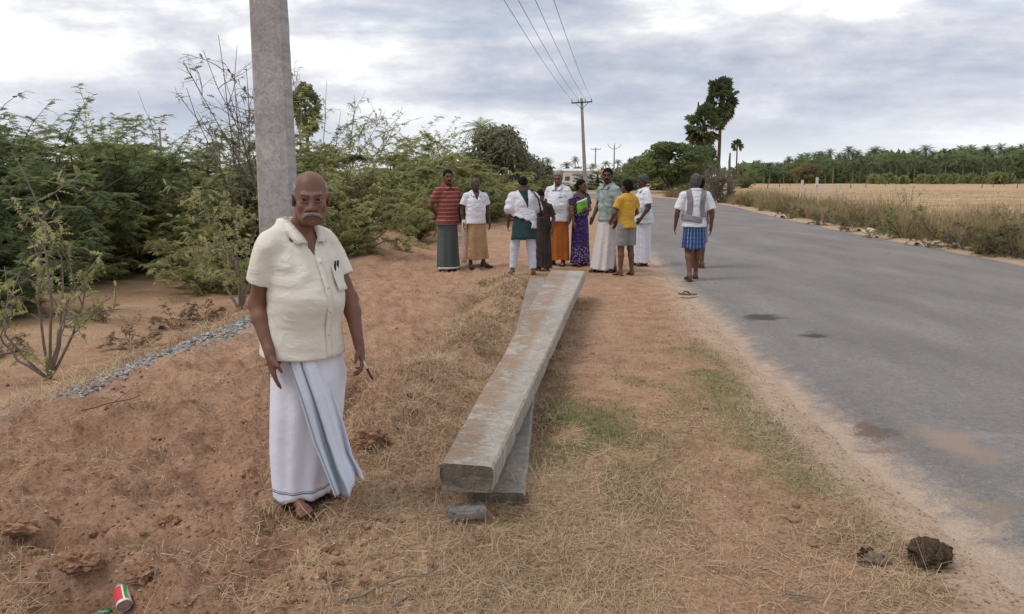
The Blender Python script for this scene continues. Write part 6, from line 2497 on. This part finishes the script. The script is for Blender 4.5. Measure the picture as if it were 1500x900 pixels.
# the long white wrap: rows (z, centre x, centre y, rx, ry) seen from the camera, turned into his frame
rows_w = np.array([(1.0, 0.0, 0, .13, .12), (.84, .012, .0, .165, .15), (.70, .022, .0, .188, .165), (.5, .0, .0, .182, .16), (.3, -.025, .01, .172, .15), (.15, -.040, .01, .152, .14), (.05, -.045, .0, .135, .13)])
w = man.wrap(dhoti_white, 1.0, .048, folds=.050, nf=7, seed=4, name='wrap', rows_=rows_w, noise_amp=.006)
me = w.data
co = np.zeros(len(me.vertices) * 3, np.float32)
me.vertices.foreach_get('co', co)
co = co.reshape(-1, 3)
co[:, :2] = co[:, :2] @ np.array([[cY, -sY], [sY, cY]])
me.vertices.foreach_set('co', co.ravel())
me.update()
# grey-green border woven along the hem, front flap swinging out to his left
mborder, t, b = newmat('wrap_border')
co_ = objco(t)
z = N(t, 'ShaderNodeSeparateXYZ', {0: co_}).outputs[2]
c = ramp(t, z, [(0, (.72, .73, .83)), (.086, (.13, .20, .21)), (.094, (.72, .73, .83)), (.100, (.13, .20, .21)), (.104, (.72, .73, .83))], 'CONSTANT')
t.links.new(c, b.inputs['Base Color'])
bump(t, b, noise(t, co_, 22, 4, .6), .3, .012)
w.data.materials[0] = mborder

flapm, t, b = newmat('wrap_flap_cloth')
at_ = N(t, 'ShaderNodeAttribute', attribute_name='tone').outputs['Fac']
c = ramp(t, at_, [(0, (.62, .68, .78)), (.06, (.20, .27, .29)), (.10, (.64, .70, .80)), (.34, (.64, .70, .80)), (.36, (.17, .23, .25)), (.43, (.24, .31, .33)), (.46, (.66, .71, .81)), (1, (.70, .72, .82))])
t.links.new(c, b.inputs['Base Color'])
b.inputs['Roughness'].default_value = .9
bump(t, b, noise(t, objco(t), 24, 4, .6), .4, .012)
nu, nv = 26, 40
V, T = [], []
for j in range(nv + 1):
    v = j / nv
    # left and right edges of the flap as offsets in the world (x right, y away), from waist to hem
    L = np.array((np.interp(v, [0, .3, .6, .85, 1], [-.04, .030, .085, .150, .185]), np.interp(v, [0, .1, .3, .7, 1], [-.135, -.175, -.196, -.20, -.215]), np.interp(v, [0, 1], [.83, .10])))
    Rr = np.array((np.interp(v, [0, .3, .55, .8, .93, 1], [.10, .17, .215, .245, .285, .295]), np.interp(v, [0, .1, .3, .7, 1], [-.11, -.14, -.125, -.08, -.06]), np.interp(v, [0, 1], [.83, .165])))
    for i in range(nu + 1):
        u = i / nu
        p_ = L * (1 - u) + Rr * u
        fold = (.026 * math.sin(u * 11 + v * 2.6) + .016 * math.sin(u * 23 + 1 + v * 4)) * (.2 + 1.2 * v) + .03 * math.sin(u * math.pi) * (1 - .4 * v)
        p_ = p_ + np.array((.3, -.95, 0)) * fold + np.array((0, 0, .018 * math.sin(u * 9 + 1))) * v ** 3
        V.append(wl(*p_))
        T.append(u)
F = np.array([(j * (nu + 1) + i, j * (nu + 1) + i + 1, (j + 1) * (nu + 1) + i + 1, (j + 1) * (nu + 1) + i) for j in range(nv) for i in range(nu)])
o = link('wrap_flap', npmesh('wrap_flap', np.array(V), F, True, {'tone': np.array(T)}), flapm, man.e)
o.modifiers.new('thick', 'SOLIDIFY').thickness = .004
man.sandals(sandal_m)
# ring, wrist thread, cigarette-like pen in the left hand
gold = M_plain('gold', (.7, .45, .12), .3, .1, 20, 0)
gold.node_tree.nodes['Principled BSDF'].inputs['Metallic'].default_value = .9
hw = man.wrR
hd = unit(np.array(wl(.12, -.06, -1.0)))
ths = np.array(wl(.55, -.85, 0))
ths = unit(ths - hd * (ths @ hd))
cc = hw + hd * .108 + ths * (-.0095)
nn = np.cross(hd, ths)
MB().tube([cc + .0105 * (math.cos(a) * ths + math.sin(a) * nn) for a in np.linspace(0, 2 * math.pi, 13)], .0022, 5, False).build('ring', gold, man.e, True)
lw = man.wrL + np.array(wl(.22, -.25, -.9)) * .075
e = empty('held_pen', (0, 0, 0), 0, 'slim pen pointing down from the left hand of the man in the cream shirt', 'pen')
k = man.p['h'] / 1.70
Mw = np.array(man.e.location)


def to_world(v):
    return Mw + k * (rotz(YAW) @ np.asarray(v, float))


a0 = to_world(lw + np.array(wl(.005, -.020, .0)))
e.location = a0
MB().tube([(-.012, 0, .022), (.008, 0, -.012), (.022, -.004, -.040)], .0055, 8).build('barrel', M_plain('pen_white', (.7, .68, .64), .4, .05, 20, 0), e, True)
MB().tube([(.022, -.004, -.040), (.045, -.01, -.085), (.050, -.012, -.094)], [.0056, .0056, .001], 8).build('cap', pen_m, e, True)

# ---------------------------------------------------------------- the group behind
A = who('red', 657, 398, 249, 'man in a red striped polo shirt and grey-green wrap, hands behind his back', yaw=math.radians(38), skin='mid', hair='short', moustache=hair_black, fat=1.05,
        elbow_R=(-.275, .10, 1.10), wrist_R=(-.10, .20, .96), elbow_L=(.26, .11, 1.10), wrist_L=(.09, .21, .97), headyaw=math.radians(-22), hand_R=(.8, .2, -.3), hand_L=(-.8, .2, -.3), thumb_R=(0, 0, 1), thumb_L=(0, 0, 1), palm_R=(0, 1, 0), palm_L=(0, 1, 0))
A.shirt(red_stripe, hem=.80, sleeve=.72, vneck=.07, ease=.024)
A.wrap(grey_wrap, 1.0, .065, rx1=.20, ry1=.15, folds=.06, nf=7, seed=11, name='wrap')
strip('wrap_border', [(.225 * math.sin(a), -.165 * math.cos(a) - .003, .075) for a in np.linspace(-1.5, 1.5, 24)], .03, .004, white_border, A.e, (0, 0, 1))
A.sandals(sandal_d)

B = who('tan', 697, 391, 261, 'grey-haired dark-skinned man in a white shirt and crumpled tan wrap, right of the striped shirt', yaw=math.radians(18), headyaw=math.radians(14), skin='dark', hair='fringe', hairmat=hair_salt, moustache=hair_salt, fat=1.08,
        elbow_R=(-.255, .03, 1.10), wrist_R=(-.255, -.03, .87), elbow_L=(.255, .03, 1.10), wrist_L=(.265, -.04, .87), headpitch=math.radians(16), ankle_L=(.15, -.02, .085), knee_L=(.12, -.04, .49), toe_L=.9)
B.shirt(white_shirt, hem=.84, sleeve=.62, vneck=.17, ease=.026)
B.wrap(tan_wrap, 1.0, .16, rx1=.215, ry1=.16, folds=.10, nf=6, seed=12, name='wrap', noise_amp=.03, c1=(.02, 0))
strip('hanging_cloth', [(-.235, -.06, .92), (-.245, -.075, .7), (-.235, -.07, .45), (-.25, -.06, .2), (-.24, -.06, .10)], .10, .012, tan_print, B.e)
B.sandals(sandal_d)

C_ = who('scarf', 767, 403, 266, 'woman seen from behind in a dark green tunic, white scarf and pale trousers', yaw=math.radians(186), skin='mid', hair='bun', h=1.62, bend=math.radians(9), headpitch=math.radians(34),
         elbow_R=(-.26, -.05, 1.12), wrist_R=(-.12, -.25, 1.02), elbow_L=(.26, .01, 1.10), wrist_L=(.26, -.12, .88), ankle_L=(.19, -.05, .085), knee_L=(.15, -.07, .49), ankle_R=(-.16, .08, .085), knee_R=(-.13, .02, .49))
C_.joints()
C_.shirt(dark_green, hem=.62, sleeve=.9, vneck=0, ease=.024, hem_flare=.055, name='tunic', collar=False)
C_.trousers(pale_trouser, end=1.92, r0=.10, r1=.058)
# scarf: over both shoulders, hanging in a deep loop across the back


def scarf_fn(X, Y, Z):
    green = np.maximum(-.07 - X, X - (.07 - (1.41 - Z) * .50))          # < 0 inside the bare triangle
    back = np.maximum((1.05 + (X - .25) * .40 + .012 * np.sin(X * 60)) - Z, -green)
    front = np.maximum(1.12 - Z, .085 - np.abs(X))
    return np.where(Y > -.01, back, front)


C_.band(sheer_white, scarf_fn, 'scarf', .040, .8, wrinkle=.014)
C_.band(sheer_white, lambda X, Y, Z: np.maximum(np.maximum(np.abs(X + .17 - .02 * np.sin(Z * 11)) - .055, .80 - Z), -Y - .02), 'scarf_end', .052, .78, shoulders=False, wrinkle=.014)
strip('bag_strap', [C_.up(v) for v in ((-.13, .03, 1.46), (-.17, .10, 1.42), (-.24, .17, 1.30), (-.27, .16, 1.15), (-.29, .12, 1.0))], .035, .006, pen_m, C_.e, (1, 0, 0))
MB().box((-.30, .08, .93), (.10, .16, .16)).build('bag', dark_brown, C_.e)
C_.sandals(sandal_m)

D_ = who('brown', 795, 396, 285, 'person in a dark brown pleated skirt mostly hidden behind the woman with the white scarf', yaw=math.radians(-30), skin='mid', hair='bun', h=1.44, headpitch=math.radians(25), bend=math.radians(10))
D_.shirt(dark_brown, hem=.86, sleeve=.8, vneck=.05, ease=.02, collar=False, name='blouse')
D_.wrap(dark_brown, 1.0, .06, rx1=.20, ry1=.17, folds=.06, nf=13, seed=14, name='skirt')

E_ = who('orange', 817, 388, 251, 'grey-haired old man in a white shirt and bright orange wrap', yaw=math.radians(-24), skin='brown', hair='short', hairmat=hair_grey, moustache=None, fat=1.1, belly=.04,
         headpitch=math.radians(16), headyaw=math.radians(6), elbow_L=(.25, .02, 1.11), wrist_L=(.25, -.05, .87), elbow_R=(-.25, .02, 1.11), wrist_R=(-.2, -.16, .93))
E_.shirt(white_shirt, hem=.80, sleeve=.60, vneck=.12, ease=.026)
E_.wrap(orange_wrap, 1.0, .09, rx1=.205, ry1=.15, folds=.07, nf=8, seed=15, name='wrap')
pk = [(.06, -.165, 1.235), (.13, -.15, 1.235)]
strip('pen', pk, .012, .006, pen_m, E_.e, (0, 0, 1))
E_.sandals(sandal_m)

F_ = who('sari', 849, 389, 259, 'woman in a purple printed sari with a bright green cloth across her chest, arms folded', yaw=math.radians(38), skin='mid', hair='bun', h=1.60, shoulder=.165, headyaw=math.radians(20),
         elbow_R=(-.245, -.02, 1.10), wrist_R=(-.255, -.08, .87), elbow_L=(.235, -.02, 1.11), wrist_L=(.0, -.22, 1.12), hand_L=(-1, -.1, .0), palm_L=(0, 1, 0), thumb_L=(0, 0, 1))
F_.shirt(blouse_print, hem=1.02, sleeve=.6, vneck=.09, ease=.014, collar=False, name='blouse')
F_.wrap(purple_print, 1.06, .05, rx1=.205, ry1=.17, folds=.06, nf=12, seed=16, name='sari', rx0=.155, ry0=.125)
F_.band(green_pallu, lambda X, Y, Z: np.maximum(np.maximum(np.abs(Z - (1.20 + .35 * X)) - .10, Y - .02), -X - .16) + 0 * Z, 'sari_end', .022, .95, shoulders=False)
F_.band(white_border, lambda X, Y, Z: np.maximum(np.abs(Z - (1.315 + .35 * X)) - .016, Y - .06) + 0 * X, 'sari_edge', .028, .95, shoulders=False)
F_.band(blouse_print, lambda X, Y, Z: np.maximum(np.abs(X - .115) - .06, 1.12 - Z) + 0 * Y, 'sari_shoulder', .030, .95)
F_.sandals(sandal_m)

G_ = who('pastel', 889, 399, 247, 'tall man in a grey-green printed shirt and loose white wrap flaring to the left', yaw=math.radians(-55), skin='dark', hair='short', hairmat=hair_black, moustache=hair_black, headyaw=math.radians(40), fat=.95,
         elbow_R=(-.245, .0, 1.11), wrist_R=(-.215, -.14, .90), ankle_R=(-.17, -.02, .085), knee_R=(-.13, -.05, .49), ankle_L=(.10, .06, .085))
G_.shirt(pastel, hem=.86, sleeve=.74, vneck=.10, ease=.026)
G_.wrap(dhoti_off, 1.0, .055, rx1=.22, ry1=.19, c1=(-.06, -.03), folds=.075, nf=7, seed=17, name='wrap')
G_.sandals(sandal_d)

H_ = who('boy', 916, 404, 264, 'boy in a yellow T-shirt and grey shorts seen from behind', yaw=math.radians(205), skin='mid', hair='short', headyaw=math.radians(14), head=1.06, fat=.86, shoulder=.165, elbow_R=(-.235, -.03, 1.12), wrist_R=(-.17, -.22, 1.02), elbow_L=(.24, -.02, 1.12), wrist_L=(.20, -.2, .98), knee_R=(-.10, -.015, .49), knee_L=(.10, -.015, .49), ankle_R=(-.12, .02, .085), ankle_L=(.12, .02, .085))
H_.shirt(yellow_tee, hem=.86, sleeve=.62, vneck=0, ease=.030, collar=False, name='t_shirt', hem_flare=.03)
H_.trousers(grey_short, end=.86, r0=.098, r1=.104, name='shorts')
H_.sandals(sandal_m)

I_ = who('white', 940, 389, 256, 'man all in white shirt and wrap at the road edge, turned away leftwards', yaw=math.radians(118 - 200), skin='dark', hair='short', hairmat=hair_salt, moustache=None, fat=1.08, belly=.03, headpitch=math.radians(14),
         elbow_L=(.25, .03, 1.11), wrist_L=(.24, -.12, .90), elbow_R=(-.25, .0, 1.11), wrist_R=(-.2, -.18, .95))
I_.shirt(white_shirt, hem=.80, sleeve=.80, vneck=.06, ease=.028)
I_.wrap(dhoti_white, 1.0, .06, rx1=.165, ry1=.16, folds=.06, nf=8, seed=18, name='wrap')
I_.sandals(sandal_m)

J_ = who('blue', 1014, 409, 255, 'man walking away in short blue checked wrap, grey towel on his shoulders', yaw=math.radians(176), skin='mid', hair='short', hairmat=hair_salt, headyaw=math.radians(8),
         elbow_L=(.275, .0, 1.10), wrist_L=(.29, -.09, .87), elbow_R=(-.27, .02, 1.10), wrist_R=(-.27, -.02, .86), ankle_R=(-.075, -.16, .085), knee_R=(-.085, -.13, .50), ankle_L=(.07, .16, .10), knee_L=(.08, -.01, .49), group='people on the road', fat=.98)
J_.shirt(white_shirt, hem=.86, sleeve=.85, vneck=0, ease=.034, wrinkle=.014)
J_.wrap(blue_check, 1.0, .52, rx1=.185, ry1=.16, folds=.06, nf=7, seed=19, name='wrap')
J_.band(grey_towel, lambda X, Y, Z: np.maximum(np.abs(np.abs(X) - .115 - .02 * np.sin(Z * 9)) - .045, np.where(Y > 0, 1.02 - Z, 1.14 - Z)) + 0 * X, 'towel', .032, .9)
J_.band(grey_towel, lambda X, Y, Z: np.maximum(np.maximum(np.abs(Z - (.985 + .15 * X)) - .05, -Y), -X - .1) + 0 * X, 'towel_fold', .040, .88, shoulders=False)
J_.sandals(sandal_m)

K_ = who('mauve', 1031, 392, 262, 'person mostly hidden behind the man in the blue checked wrap', yaw=math.radians(150), skin='mid', hair='short', h=1.60, group='people on the road', toe_R=1.2, toe_L=-.9)
K_.e.location.x -= .13
K_.shirt(mauve, hem=.84, sleeve=.8, vneck=0, ease=.022)
K_.wrap(grey_towel, 1.0, .50, rx1=.17, ry1=.15, folds=.06, nf=7, seed=20, name='wrap')
K_.sandals(sandal_m)

# the slipper left on the road edge
p = P(1008, 431, .03)
mb = MB()
prof = [(-.12, .030), (-.08, .038), (0, .036), (.06, .045), (.10, .046), (.13, .034), (.14, .012)]
top, bot = [], []
for t_, w_ in prof:
    for sg in (1, -1):
        top.append((t_, w_ * sg, .024 + .01 * (t_ / .14) ** 2))
        bot.append((t_, w_ * sg, .002 + .01 * (t_ / .14) ** 2))
n = len(top)
F = []
for i in range(len(prof) - 1):
    a, b_, c, d = 2 * i, 2 * i + 1, 2 * i + 3, 2 * i + 2
    F += [(d, c, b_, a), (n + a, n + b_, n + c, n + d), (n + a, n + d, d, a), (n + c, n + b_, b_, c)]
F += [(n + 1, n, 0, 1), (2 * n - 2, 2 * n - 1, n - 1, n - 2)]
e = empty('slipper', (p[0], p[1], .012), math.radians(170), 'single worn slipper lying on the road edge', 'slipper')
mb.add(top + bot, F).build('sole', M_plain('worn_rubber', (.16, .12, .10), .8, .2, 20, .3, 60), e)
st = MB()
for sg in (1, -1):
    st.tube([(.075, 0, .03), (.05, .018 * sg, .055), (.0, .036 * sg, .045), (-.03, .036 * sg, .02)], .006, 5)
st.build('strap', sandal_d, e, True)
